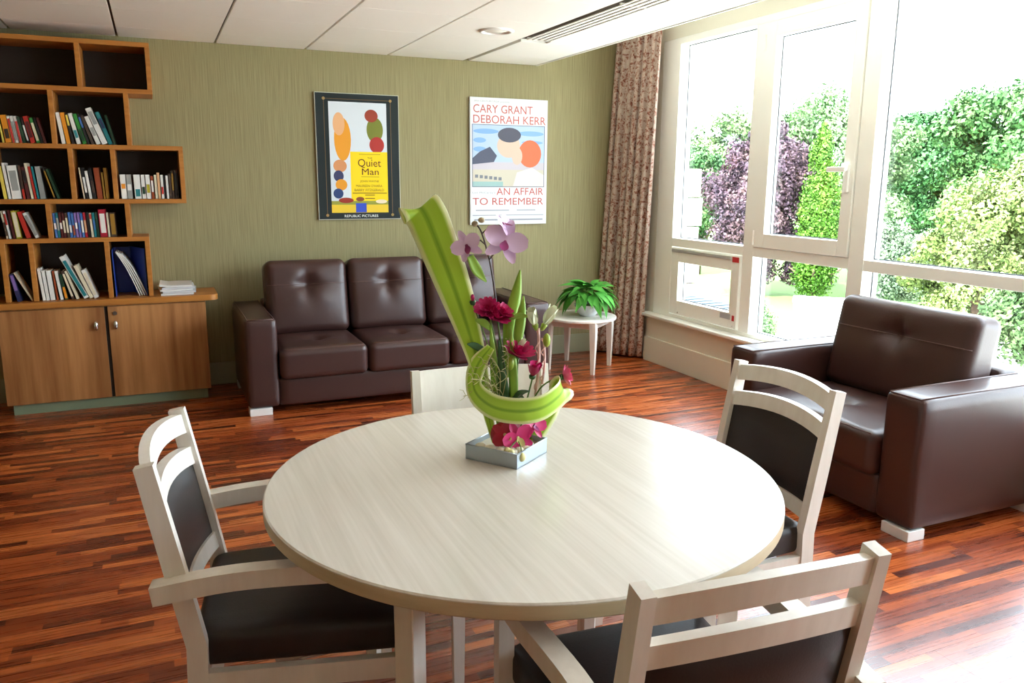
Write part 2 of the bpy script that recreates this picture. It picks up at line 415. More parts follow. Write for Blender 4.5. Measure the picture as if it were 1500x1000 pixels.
# ------------------------------------------------------------------ window
win = tag(empty('window_1', (XW, 0, 0)), kind='structure')
def W(name, y0, y1, z0, z1, x0=0, x1=.13, mt='frame', par=None, bev=.003):
    return obj(name, B(x0, x1, y0, y1, z0, z1, bev, 1), M[mt] if isinstance(mt, str) else mt, par or win)
W('frame_jamb', 5.40, YW1, .412, 2.58); W('frame_jamb', YW0, YW0+.07, .412, 2.58)
W('frame_head', YW0, 5.40, 2.53, 2.58); W('frame_bottom', YW0, 5.40, .412, .44)
MUL = [(4.43, 4.54), (3.47, 3.585), (1.55, 1.665), (.45, .565)]
for a, b in MUL: W('mullion', a, b, .44, 2.53)
bays = [(4.54, 5.40), (3.585, 4.43), (1.665, 3.47), (.565, 1.55), (YW0+.07, .45)]
for i, (a, b) in enumerate(bays):
    W('transom', a, b, .985, 1.052)
    if i == 1:                                               # opening casement above
        s = W('casement_sash', a+.005, a+.088, 1.056, 2.526, -.012, .07)
        for q in ((b-.105, b-.005, 1.056, 2.526), (a+.088, b-.105, 1.056, 1.15), (a+.088, b-.105, 2.43, 2.526)):
            o = B(-.012, .07, *q, .003, 1); t = bmesh.new(); t.from_mesh(s.data); me2 = bpy.data.meshes.new('t'); o.to_mesh(me2); o.free(); t.from_mesh(me2); t.to_mesh(s.data); t.free()
        W('glass_pane', a+.08, b-.098, 1.145, 2.437, .046, .054, M['glass'], s, 0)
        W('glass_pane', a, b, .44, .985, .086, .094, M['glass'], None, 0)
        h = obj('handle', B(-.03, -.012, a+.03, a+.06, 1.44, 1.60, .004), M['white'], s)
        hb = NB(); box(hb, -.055, -.03, a+.035, a+.055, 1.565, 1.585, .004); box(hb, -.062, -.044, a+.03, a+.175, 1.56, 1.59, .006)
        obj('lever', hb, M['white'], s)
        for z in (1.12, 2.4): obj('hinge', tube(NB(), [(-.016, b-.004, z-.05), (-.016, b-.004, z+.05)], .008, 8), M['white'], s)
        continue
    W('glass_pane', a, b, 1.052, 2.53, .086, .094, M['glass'], None, 0)
    if i == 0:                                               # bottom-hung hopper below
        s = W('hopper_sash', a+.01, a+.098, .448, .978, -.014, .07)
        for q in ((b-.12, b-.02, .448, .978), (a+.098, b-.12, .448, .56), (a+.098, b-.12, .868, .978)):
            o = B(-.014, .07, *q, .003, 1); t = bmesh.new(); t.from_mesh(s.data); me2 = bpy.data.meshes.new('t'); o.to_mesh(me2); o.free(); t.from_mesh(me2); t.to_mesh(s.data); t.free()
        W('glass_pane', a+.09, b-.11, .555, .873, .046, .054, M['glass'], s, 0)
        W('restrictor', a+.1, b-.03, .945, .968, -.02, -.014, mat('grey_metal', srgb(170, 168, 164), .4), s, 0)
        W('warning_label', a+.015, a+.085, .93, .968, -.0165, -.0145, mat('red_label', srgb(196, 44, 48), .5), s, 0)
        W('warning_label', a+.03, a+.055, .505, .545, -.0165, -.0145, MATS['red_label'], s, 0)
        W('rating_label', a+.075, a+.19, .51, .55, -.0165, -.0145, mat('grey_label', srgb(176, 176, 180), .5), s, 0)
        for y in (a+.05, b-.14): obj('screw', tube(NB(), [(-.0165, y, .465), (-.0145, y, .465)], .006, 8), M['chrome'], s)
    else: W('glass_pane', a, b, .44, .985, .086, .094, M['glass'], None, 0)
def gasket(y0, y1, z0, z1, x, par):
    bm = NB(); g = .006
    for q in ((y0, y0+g, z0, z1), (y1-g, y1, z0, z1), (y0+g, y1-g, z0, z0+g), (y0+g, y1-g, z1-g, z1)): box(bm, x-.004, x, *q)
    obj('gasket', bm, mat('gasket_grey', srgb(70, 74, 80), .6), par)
for i, (a, b) in enumerate(bays):
    if i != 1: gasket(a, b, 1.052, 2.53, .086, win)
    if i != 0: gasket(a, b, .44, .985, .086, win)
for o in list(win.children):
    if o.name.startswith('casement_sash'): gasket(3.673, 4.325, 1.15, 2.43, .046, o)
    if o.name.startswith('hopper_sash'): gasket(4.638, 5.28, .56, .868, .046, o)
portal(YW0, YW1, .41, 2.58, XW+.27)
# curtain
def curtain():
    bm = NB(); nu, nv = 120, 30; rows = []
    for j in range(nv+1):
        t = j/nv; z = 2.66-t*2.64
        x0, y0 = 3.68-.10*t, 6.105; x1, y1 = 3.70+.02*t, 5.50+.19*t
        r = []
        for i in range(nu+1):
            u = i/nu; ph = u*2*PI*6.0+.5*math.sin(u*9)+.25*t*math.sin(5*u+1)
            amp = (.018+.034*t)*(1+.3*math.sin(13*u))
            r.append(bm.verts.new((x0+(x1-x0)*u-.02-amp*math.sin(ph), y0+(y1-y0)*u+.35*amp*math.sin(2*ph), z)))
        rows.append(r)
    for a, b in zip(rows, rows[1:]):
        for i in range(nu): bm.faces.new((a[i], a[i+1], b[i+1], b[i]))
    o = tag(obj('curtain', bm, M['curtain'], smooth=True), 'brown and beige floral curtain hanging in pleats at the room corner', 'curtain')
    md = o.modifiers.new('thickness', 'SOLIDIFY'); md.thickness = .004
    return o
curtain()

# ================================================================== BOOKCASE + CABINET
TH = .028
BY0, BY1 = 5.80, YB-.003
rows = [  # z of boards (centre) top to bottom, x right end, uprights
    (2.033, 2.318, .045, [-.364, -.95]), (1.686, 2.033, -.10, [-.533, -1.05]), (1.347, 1.686, .20, [-.217, -.455, -.885]),
    (1.104, 1.347, -.146, [-.607, -.98]), (.724, 1.104, -.045, [-.299, -.725, -.877])]
bc = tag(empty('bookcase', (-.6, BY0, .724)), 'stepped orange-brown wooden open bookcase full of books on the worktop', 'bookcase')
def bpart(name, bmx, mt='shelf'):
    o = obj(name, bmx, M[mt] if isinstance(mt, str) else mt, bc); o.location = -Vector(bc.location); return o
XBL = -1.45
for (zb, zt, xr, ups), nxt in zip(rows, rows[1:]+[None]):
    for ux in ups+[xr-TH/2, XBL+TH/2]:
        bpart('upright', B(ux-TH/2, ux+TH/2, BY0, BY1, zb+(TH/2 if nxt else .001), zt-TH/2, .0012, 1))
    if nxt: bpart('shelf_board', B(XBL, max(xr, nxt[2]), BY0, BY1, zb-TH/2, zb+TH/2, .0012, 1), 'shelfh')
bpart('shelf_board', B(XBL, .045, BY0, BY1, 2.318-TH/2, 2.318+TH/2, .0012, 1), 'shelfh')
for (zb, zt, xr, ups) in rows: bpart('shade_backing', B(XBL, xr-TH, YB-.012, YB-.004, zb+TH/2, zt-TH/2), mat('painted_shade_dark', srgb(46, 36, 28), .7))  # added backing, its dark colour stands in for shade deep in the compartments
cab = tag(empty('base_cabinet', (-.33, 5.75, 0)), 'wooden two-door base cabinet on a green plinth below the bookcase', 'cabinet')
def cpart(name, bmx, mt, par=None):
    o = obj(name, bmx, M[mt] if isinstance(mt, str) else mt, par or cab)
    if par is None: o.location = -Vector(cab.location)
    return o
cpart('body', B(-.945, .272, 5.772, YB-.017, .07, .684), 'door')
cpart('plinth', B(-.915, .25, 5.785, YB-.02, 0, .07), 'plinth')
for a, b, hx in ((-.943, -.346, -.40), (-.326, .27, -.285)):
    d = cpart('door', B(a, b, 5.75, 5.77, .072, .675, .0015, 1), 'door')
    pk = NB(); lathe(pk, [(0, -.03), (.008, -.028), (.013, -.012), (.012, .012), (.007, .028), (0, .03)], 12)
    bmesh.ops.scale(pk, vec=(1, .7, 1), verts=pk.verts); bmesh.ops.translate(pk, vec=(hx, 5.732, .555), verts=pk.verts)
    tube(pk, [(hx, 5.735, .555), (hx, 5.752, .555)], .005, 8)
    obj('knob', pk, M['chrome'], d, True)
    if hx > -.3: obj('lock', tube(NB(), [(hx, 5.743, .63), (hx, 5.752, .63)], .013, 14), mat('lock_metal', (.3, .28, .26), .3, 1), d)
cpart('filler_strip', B(-.346, -.326, 5.765, 5.775, .072, .675), 'dark')
# worktop with a rounded right end
pts = [(XBL, 5.735), (.30, 5.735)]+[(.30+.055*math.sin(a), 5.79-.055*math.cos(a)) for a in [PI/2*k/8 for k in range(1, 9)]]+[(.355, YB-.003), (XBL, YB-.003)]
wt = tag(obj('worktop', prism(NB(), pts, .686, .7235, .003), M['shelfh']), 'wooden worktop with a rounded end on the base cabinet', 'worktop')
tag(obj('support_panel', B(XBL, XBL+.03, 5.78, YB-.017, 0, .686), M['door']), 'wooden end panel carrying the left end of the worktop', 'panel')

# ------------------------------------------------------------------ books
CW = {'y': ('yellow', (226, 206, 90)), 'o': ('orange', (222, 140, 30)), 'w': ('white', (228, 226, 218)), 'g': ('dark green', (28, 62, 40)), 'r': ('red', (186, 44, 30)),
      'k': ('black', (24, 22, 22)), 'm': ('maroon', (84, 26, 26)), 'l': ('green', (44, 132, 48)), 't': ('teal', (24, 120, 124)), 'b': ('brown', (74, 54, 42)),
      'c': ('cream', (220, 208, 178)), 'u': ('blue', (66, 112, 176)), 'p': ('purple', (132, 104, 168)), 'n': ('navy', (34, 42, 84)), 'h': ('ochre', (164, 122, 38)),
      's': ('grey', (150, 152, 146)), 'e': ('rust', (150, 66, 30)), 'a': ('peach', (218, 168, 122)), 'i': ('olive yellow', (170, 158, 30)), 'f': ('crimson', (178, 24, 48))}
def bmat(c):
    n, rgb = CW[c]; return mat('book_cover_'+n.replace(' ', '_'), srgb(*rgb), .45)
ORD = ['first', 'second', 'third', 'fourth', 'fifth', 'sixth', 'seventh', 'eighth', 'ninth', 'tenth', 'eleventh', 'twelfth', 'thirteenth', 'fourteenth', 'fifteenth', 'sixteenth', 'seventeenth', 'eighteenth']
def book(x, z, wd, h, dep, ang, c, band, label, group, y=5.835):
    bm = NB(); cv = .0015
    for q, mi in (((0, cv, 0, dep, 0, h), 0), ((wd-cv, wd, 0, dep, 0, h), 0), ((0, wd, 0, .003, 0, h), 0), ((cv, wd-cv, .003, dep-.004, .002, h-.003), 1)):
        k = len(bm.faces); box(bm, *q); bm.faces.ensure_lookup_table()
        for f in bm.faces[k:]: f.material_index = mi
    o = obj('book', bm, [bmat(c), M['paper']])
    o.location = (x, y, z); o.rotation_euler = (0, -ang, 0)
    tag(o, label, 'book', group)
    if band:
        bc_, z0, z1 = band
        b_ = obj('spine_label', B(wd*.16, wd*.84, -.0006, .0002, h*z0, h*z1), bmat(bc_), o)
    return o
def fill(desc, zs, x0, sc, items, group, y=5.835, dep=.13, wall=None):
    """items: (left px at the shelf, width px, height px, lean px, colour, band); px scaled by sc from x0"""
    seen = {}
    cnt = {}
    for it in items: cnt[it[4]] = cnt.get(it[4], 0)+1
    for k, it in enumerate(items):
        px, wp, hp, ln, c = it[:5]; band = it[5] if len(it) > 5 else None
        ang = math.atan2(ln, hp); h = math.hypot(hp, ln)*sc; wd = max(wp*sc*math.cos(ang), .006)
        x = x0+px*sc
        if k == 0 and wall is not None: x = max(x, wall+h*math.sin(ang)+.001)
        if k:
            xa, wa, ha, aa = prev; bx, bz = xa+wa*math.cos(aa), wa*math.sin(aa); tz = bz+ha*math.cos(aa)
            for z in (bz, min(tz, h*math.cos(ang))): x = max(x, bx-(z-bz)*math.tan(aa)+z*math.tan(ang)+.0008)
        prev = (x, wd, h, ang)
        label = '%s book, %s from the left %s' % (CW[c][0], ORD[k], desc)
        book(x, zs+.0005, wd, h, dep, ang, c, band, label, group, y+.004*random.random())
zr = [2.033+TH/2, 1.686+TH/2, 1.347+TH/2, 1.104+TH/2, .7235]
bt = ('w', .35, .6)
fill('in the left compartment of the second shelf row', zr[1], -.815, .00378, [(0, 3, 42, 4, 'y'), (4.5, 8.5, 43, 4.5, 'o', ('k', .15, .5)), (13.6, 4.4, 42, 5, 'w', ('r', .0, .9)), (18.5, 4.6, 42, 5, 'w', ('s', .1, .8)), (23.6, 4.4, 42, 5.5, 'w', ('r', .0, .8)), (28.6, 4.4, 41, 6, 'g'), (34, 3.4, 40, 7, 'k', ('w', .1, .7)), (39.5, 7.4, 42, 8, 'r', ('m', .2, .8)), (48, 5.4, 40, 8, 'l', ('c', .1, .8)), (54, 3.8, 40, 8, 'k'), (58.6, 4, 40, 8.5, 'm')], 'books on the left of the second shelf row')
fill('in the right compartment of the second shelf row', zr[1], -.533-79.5*.00378, .00378, [(88.5, 6, 50, 5.5, 'w'), (95.2, 6.6, 50, 6, 'o'), (102.6, 4.6, 49, 7, 'k', ('y', .6, .95)), (110, 6.4, 49, 9.5, 'w', ('t', .2, .45)), (118, 6.2, 48, 11.5, 'l', ('g', .1, .5)), (126.5, 4.2, 48, 12, 'k', ('u', .55, .9)), (132.5, 4.8, 46, 13, 'b'), (139, 7.2, 44.5, 15, 'w', ('s', .3, .6)), (147.8, 9.6, 57.5, 21, 'w', ('s', .55, .9)), (158.5, 6.8, 52, 17, 't', ('n', .5, .8)), (165.8, 4.5, 48, 11, 'g')], 'books on the right of the second shelf row', wall=-.533+TH/2)
fill('in the left compartment of the third shelf row', zr[2], -.868, .00397, [(6.5, 5, 50, 4, 'y'), (12.6, 4.4, 55, 4.6, 'w'), (17.6, 13.5, 51, 3.5, 'w', ('s', .25, .85)), (32.2, 4, 51, 3, 'b', ('r', 0, .3)), (37, 5, 49, 4, 'm', ('k', .5, .9)), (42.8, 4, 55, 5, 'c'), (47.5, 3.6, 50, 5, 'r'), (51.8, 3.4, 50, 5, 't'), (56, 7.5, 50, 4, 's'), (74.5, 3, 48, 12, 'k', ('h', .05, .9)), (79.5, 4, 46, 13, 'g')], 'books on the left of the third shelf row')
fill('in the middle compartment of the third shelf row', zr[2], -.455-105*.00397, .00397, [(117.3, 2.6, 49, 4, 'c'), (120.6, 4.2, 49, 4, 'k', ('w', .2, .7)), (125.6, 4.6, 44, 4, 'w'), (131, 5, 49, 4, 'k', ('b', .2, .6)), (137.2, 8.2, 49, 2.5, 'e'), (146.2, 3, 42, 1.4, 'h'), (149.8, 5, 49, 1, 'h')], 'books in the middle of the third shelf row', wall=-.455+TH/2)
fill('in the right compartment of the third shelf row', zr[2], -.217-168.5*.00397, .00397, [(176, 8.6, 39, .5, 'w', ('o', .42, .62)), (185, 8, 39, .5, 's', bt), (196, 10, 39, .5, 'w', ('t', .1, .4)), (207, 6, 39, .5, 'w', ('g', .2, .5)), (213.6, 7, 39, .5, 'w', ('i', .25, .6)), (221.2, 4.4, 37, .3, 'e', ('w', .3, .8)), (226.6, 4, 39, .3, 'c'), (231, 4.4, 42.5, .3, 'a'), (236.2, 4.4, 39, .3, 'w', ('r', .2, .5)), (241, 2.2, 38, .3, 'k'), (244, 4, 38, .3, 'w'), (248.5, 4, 41, .2, 'b'), (252.8, 3.6, 46, .2, 'b', ('h', .3, .9)), (257, 5.6, 47, 0, 'b', ('k', .1, .9))], 'books on the right of the third shelf row', wall=-.217+TH/2)
fill('in the left compartment of the fourth shelf row', zr[3], -.885, .00387, [(8, 3.2, 44, 4.6, 'c', ('b', .1, .6)), (11.6, 3.6, 44, 5, 'w', ('r', .5, .9)), (17.5, 4, 45, 4.5, 'm'), (22, 8.2, 44, 4.5, 'i', ('c', .05, .95)), (31, 7, 42, 10, 'r'), (47.5, 6, 40, 15, 'w', ('s', .1, .9))], 'books on the left of the fourth shelf row')
seq = [('u', bt), ('t', ('s', .3, .8)), ('m', bt), ('m', ('c', .2, .7)), ('b', ('c', .2, .8)), ('u', ('w', .2, .5)), ('u', ('e', .1, .5)), ('p', bt), ('p', ('u', .2, .6)), ('u', ('w', .2, .7)), ('f', ('a', .2, .7)), ('k', None), ('c', ('r', .75, .95)), ('t', ('u', .3, .7)), ('g', None)]
it = []; px = 80.5
for k, (c, b) in enumerate(seq): it.append((px, 4.0, 40+(k % 3)*.5, 1.5, c, b)); px += 4.42
it += [(147, 11, 45.5, 1.0, 'f', ('w', .15, .85)), (158.6, 3.6, 40, .8, 'c'), (163, 9, 40, .5, 'b', ('h', .1, .95))]
fill('in the right compartment of the fourth shelf row', zr[3], -.607-75.5*.00387, .00387, it, 'books on the right of the fourth shelf row', wall=-.607+TH/2)
fill('in the narrow compartment of the bottom shelf row', zr[4], -.905, .00387, [(19, 6.6, 45, 8, 'n', ('p', .4, .95)), (38, 3.6, 47, 22, 'c')], 'books in the narrow bottom compartment', 5.82, wall=-.877+TH/2)
fill('in the wide compartment of the bottom shelf row', zr[4], -.725-51.5*.00387, .00387, [(60, 5, 53, 4, 'w'), (65.4, 5.2, 49, 3.5, 'w'), (71.2, 7.5, 49, 3, 'w'), (80, 3.2, 48, 3, 'e'), (84.5, 5, 48, 5, 'w'), (91.5, 5, 42, 6, 'g', ('o', .05, .5)), (98.5, 4.5, 47, 12, 'b', ('c', .1, .9)), (105.5, 4.5, 47, 14, 'c'), (117, 8.4, 70, 31, 'w', ('t', .05, .9)), (127.3, 6.6, 55, 20, 'c'), (134.8, 7, 47, 16.5, 'w', ('c', .1, .9))], 'books in the wide bottom compartment', 5.82, .15, wall=-.725+TH/2)
# blue ring binder with loose papers
bd = tag(empty('ring_binder', (-.272, 5.83, .724)), 'blue ring binder standing open with white papers beside the upright', 'binder')
BL = mat('binder_blue', srgb(30, 62, 160), .35)
obj('front_cover', B(0, .004, 0, .24, 0, .31, .001, 1, Matrix.Translation((0, 0, 0)) @ Matrix.Rotation(-.01, 4, 'Y')), BL, bd)
obj('back_cover', B(-.004, 0, 0, .27, 0, .315, .001, 1, Matrix.Translation((.193, .002, 0)) @ Matrix.Rotation(.36, 4, 'Z')), BL, bd)
obj('spine', B(.0, .106, .24, .245, 0, .31), BL, bd)
for k in range(4):
    a = .035+.012*k
    pb = [(.02+.01*k, .01, .295-.004*k), (.035+a, .01, .2), (.075+a*1.1, .01, .09), (.10+a*1.2, .01, .003)]
    bm = NB(); P_ = bez(pb, 6)
    sweep(bm, [p+Vector((0, .105, 0)) for p in P_], .21, .006, side=(0, 1, 0))
    obj('paper_sheaf', bm, M['paper'], bd)
# magazines on the worktop end
for k, (dx, dy, an) in enumerate(((.0, 0, .03), (.012, .006, -.05), (-.004, .0, .06), (.008, .01, 0), (-.008, .004, -.03))):
    bm = NB(); n = 12; L_, Wd = .205, .27
    top = []
    for i in range(n+1):
        u = i/n; z = .0006*math.sin(u*7+k)+(.010*max(0, .25-u)*4 if k == 4 else 0)
        top.append((u*L_, z))
    sweep(bm, [(x, Wd/2, z+.006) for x, z in top], Wd, .0118, side=(0, 1, 0))
    o = obj('magazine', bm, mat('magazine_paper_%d' % (k % 2), srgb(214-8*(k % 2), 212-6*(k % 2), 208), .5), smooth=True, autos=.5)
    o.location = (.0+dx, 5.79+dy, .7235+k*.0133+.0008); o.rotation_euler = (0, 0, an)
    tag(o, '%s magazine of the small pile at the worktop end' % ['lowest', 'second lowest', 'middle', 'second highest', 'topmost curled'][k], 'magazine', 'pile of magazines on the worktop')

# ================================================================== SOFA + ARMCHAIR
def make_sofa(name, label, cat, loc, rz, nseat, sw, top, depth=.90):
    s = tag(empty(name, loc, rz), label, cat); aw = .2; L = nseat*sw/2; LE = M['leather']
    for k in (-1, 1):
        c = k*(L+aw/2)
        bm = rbox(aw, depth-.02, .578, .03, 10, .004)
        a = obj('armrest', bm, LE, s, True); a.location = (c, depth/2, .047+.289)
        sb = NB()
        for yy in (-.35, ): pass
        x_ = k*(aw/2-.022)
        tube(sb, [(-aw/2+.02, -depth/2+.022, .285), (aw/2-.02, -depth/2+.022, .285)], .003, 6)
        tube(sb, [(aw/2-.02, -depth/2+.02, .288), (aw/2-.02, depth/2-.03, .291)], .003, 6); tube(sb, [(-aw/2+.02, -depth/2+.02, .288), (-aw/2+.02, depth/2-.03, .291)], .003, 6)
        obj('seam', sb, M['seam'], a, True)
    b = obj('base', rbox(2*L+.01, depth-.03, .19, .018, 8), LE, s, True); b.location = (0, depth/2+.004, .047+.095)
    b = obj('back_frame', rbox(2*L+.01, .16, .60, .03, 8), LE, s, True); b.location = (0, depth-.085, .347)
    for i in range(nseat):
        cx = -L+sw*(i+.5)
        tf = [(0, -.03, .036, .055)]
        bm = rbox(sw-.006, .62, .205, .045, 40, .022, tf)
        q = obj('seat_cushion', bm, LE, s, True); q.location = (cx, .28, .325)
        sm = NB(); hs = ((sw-.006)/2, .31, .1025)
        for ylo in (-.29, ):
            tube(sm, [cdisp(Vector((x, ylo, .094)), hs, .022, tf) for x in np.linspace(-hs[0]+.03, hs[0]-.03, 12)], .0028, 5)
        obj('seam', sm, M['seam'], q, True)
        # back cushion: built flat (show face +z), stood up and leaned back
        ch = top-.41; tb = [(0, ch*.16, .05, .06)]
        bm = rbox(sw-.008, ch, .20, .055, 40, .03, tb, .0)
        q = obj('back_cushion', bm, LE, s, True); q.location = (cx, depth-.31+.035, .41+ch/2); q.rotation_euler = (PI/2-.19, 0, 0)
        hs = ((sw-.008)/2, ch/2, .10); sm = NB()
        pts = []
        for x in np.linspace(-hs[0]+.012, hs[0]-.012, 30):
            z = .10 if abs(x) < hs[0]-.055 else .10-.055+math.sqrt(max(0, .055**2-(abs(x)-hs[0]+.055)**2))
            pts.append(cdisp(Vector((x, ch*.16, z)), hs, .03, tb)+Vector((0, 0, .0005)))
        tube(sm, pts, .0028, 5); obj('seam', sm, M['seam'], q, True)
    for x in (-L-aw+.075, L+aw-.075):
        for y in (.055, depth-.07): obj('foot', B(x-.07, x+.07, y-.05, y+.05, 0, .047, .003), M['foot'], s)
    return s
make_sofa('sofa', 'dark brown leather three-seat sofa with tufted cushions against the back wall', 'sofa', (1.53, 5.165, 0), 0, 3, .58, .93)
make_sofa('leather_armchair', 'dark brown leather armchair with wide arms in front of the window', 'armchair', (2.815, 2.815, 0), -PI/2, 1, .83, .90)

# ================================================================== SIDE TABLE + PLANT
st = tag(empty('side_table', (3.085, 5.60, 0), .69), 'small round pale side table with four tapered legs in the corner', 'table')
ZS = .432
obj('table_top', lathe(NB(), [(0, -.022), (.285, -.022), (.29, -.018), (.29, -.004), (.286, 0), (0, 0)], 64), M['beech'], st, True, .6).location = (0, 0, ZS)
ap = NB()
for k in range(4): box(ap, -.17, .17, .165, .185, ZS-.075, ZS-.022, 0, 1, Matrix.Rotation(k*PI/2, 4, 'Z'))
obj('apron', ap, M['beech'], st)
for sx in (-1, 1):
    for sy in (-1, 1):
        bm = NB(); sweep(bm, [(sx*.185, sy*.185, ZS-.022), (sx*.188, sy*.188, ZS-.09), (sx*.19, sy*.19, 0)], .05, .05, side=(1, 0, 0), taper=[1, 1, .55])
        obj('leg', bm, M['beech'], st)
pp = tag(empty('potted_plant', (3.13, 5.56, ZS)), 'leafy green trailing plant in a white bowl on the side table', 'plant')
obj('pot', lathe(NB(), [(0, 0), (.055, 0), (.085, .03), (.105, .08), (.11, .095), (.10, .095), (.095, .08), (0, .078)], 40), M['pot'], pp, True, .8)
obj('soil', lathe(NB(), [(0, .082), (.09, .080)], 24), M['soil'], pp)
def blade_mesh(L_, W_, curl, fold=.25, n=8):
    bm = NB(); rows_ = []
    for i in range(n+1):
        t = i/n; wd = W_*math.sin(PI*min(1, (t*.94+.06))**.75)*(1-t*.15); wd = max(wd, .0015)
        x = L_*t; z = -curl*t*t
        rows_.append([bm.verts.new((x, k*wd/2, z+fold*abs(k)*wd/2)) for k in (-1, -.5, 0, .5, 1)])
    for a, b in zip(rows_, rows_[1:]):
        for k in range(4): bm.faces.new((a[k], a[k+1], b[k+1], b[k]))
    me = bpy.data.meshes.new('leaf'); bmesh.ops.recalc_face_normals(bm, faces=bm.faces); bm.to_mesh(me); bm.free()
    me.polygons.foreach_set('use_smooth', [True]*len(me.polygons)); return me
lm = []
for k in range(4):
    me = blade_mesh(.115+.012*k, .060+.006*k, .065+.015*k, .12); me.materials.append(M['plant']); lm.append(me)
for k in range(96):
    az = k*2.399+random.uniform(-.3, .3); lay = (k % 6)/5
    elev = .75-1.2*lay+random.uniform(-.15, .15)
    reach = .03+.10*math.sin(lay*1.5)+random.uniform(0, .025)
    base = Vector((math.cos(az)*reach, math.sin(az)*reach, .235-.07*lay+random.uniform(-.015, .015)))
    o = obj('leaf', lm[k % 4], None, pp); o.location = base
    o.rotation_euler = (random.uniform(-.4, .4), -elev, az)
    R3 = o.rotation_euler.to_matrix(); zmin = min((R3 @ v.co).z for v in o.data.vertices)+base.z
    if zmin < .008: o.location.z += .008-zmin
sb = NB()
for k in range(20):
    az = k*2.399; rr = .03+.004*k
    tube(sb, bez([(.02*math.cos(az), .02*math.sin(az), .08), (.5*rr*math.cos(az), .5*rr*math.sin(az), .19), (rr*math.cos(az), rr*math.sin(az), .215)], 4), .0022, 5)
obj('stems', sb, M['stem'], pp)

# ================================================================== DINING TABLE
TX, TY, TR = .836, 1.809, .655
tb = tag(empty('dining_table', (TX, TY, 0)), 'large round pale wood-effect dining table with four square legs', 'table')
tp = obj('table_top', lathe(NB(), [(0, -.001), (TR-.004, -.001), (TR, -.004), (TR, -.010)], 128), M['table'], tb, True, .5); tp.location = (0, 0, .741)
ed = obj('edge_band', lathe(NB(), [(TR, -.006), (TR+.0005, -.008), (TR+.0005, -.033), (TR-.003, -.037), (0, -.037)], 128), M['edge'], tb, True, .5); ed.location = (0, 0, .741)
TLEG = [(math.radians(d), r) for d, r in ((40, .515), (121, .56), (218, .515), (320, .54))]
for an, lr_ in TLEG:
    x, y = lr_*math.cos(an), lr_*math.sin(an)
    bm = NB(); box(bm, -.024, .024, -.024, .024, .004, .704, .002, 1, Matrix.Translation((x, y, 0)) @ Matrix.Rotation(an, 4, 'Z')); obj('leg', bm, M['beech'], tb)
    obj('foot_cap', tube(NB(), [(x, y, 0), (x, y, .006)], .02, 12), M['dark'], tb)
fr2 = NB()
for a in range(4):
    (an, ra), (an2, rb) = TLEG[a], TLEG[(a+1) % 4]
    sweep(fr2, [(ra*math.cos(an), ra*math.sin(an), .682), (rb*math.cos(an2), rb*math.sin(an2), .682)], .04, .022, side=(0, 0, 1))
obj('under_frame', fr2, M['beech'], tb)

# ================================================================== DINING CHAIRS
ZT, LEAN, WB, DF = .888, .081, .224, .25
def post_y(z): return -.215-LEAN*max(0, (z-.45))/(ZT-.45)
def curved_bar(z0, z1, bow, t, n=12, x=WB-.012, setback=0, crown=0):
    """bowed horizontal rail between the rear posts from z0 to z1, following the lean"""
    bm = NB(); rr = []
    for i in range(n+1):
        u = 2*i/n-1; rr.append([])
        for z, yo in ((z0, -t/2), (z1, -t/2), (z1, t/2), (z0, t/2)):
            rr[-1].append(bm.verts.new((u*x, post_y(z)-bow*(1-u*u)+yo+setback, z+crown*(1-u*u))))
    for a, b in zip(rr, rr[1:]):
        for j in range(4): bm.faces.new((a[j], a[(j+1) % 4], b[(j+1) % 4], b[j]))
    bm.faces.new(rr[0][::-1]); bm.faces.new(rr[-1]); return bm
def panel(z0, z1, bow, t, x, material, parent, name='backrest', nz=8, n=14, crown=0):
    bm = NB(); F_, K_ = [], []
    for j in range(nz+1):
        v = j/nz; z = z0+(z1-z0)*v; f, k = [], []
        for i in range(n+1):
            u = 2*i/n-1; pad = t*(1-.75*max(abs(u)**6, abs(2*v-1)**6))
            y = post_y(z)-bow*(1-u*u); zz = z+crown*v*(1-u*u); f.append(bm.verts.new((u*x, y+pad/2, zz))); k.append(bm.verts.new((u*x, y-pad/2, zz)))
        F_.append(f); K_.append(k)
    for G, flip in ((F_, 1), (K_, 0)):
        for j in range(nz):
            for i in range(n): q = (G[j][i], G[j][i+1], G[j+1][i+1], G[j+1][i]); bm.faces.new(q if flip else q[::-1])
    rim = lambda G: [G[0][i] for i in range(n+1)]+[G[j][n] for j in range(1, nz+1)]+[G[nz][i] for i in range(n-1, -1, -1)]+[G[j][0] for j in range(nz-1, 0, -1)]
    a, b = rim(F_), rim(K_)
    for i in range(len(a)): bm.faces.new((a[i], a[(i+1) % len(a)], b[(i+1) % len(a)], b[i]))
    return obj(name, bm, material, parent, True, .7)
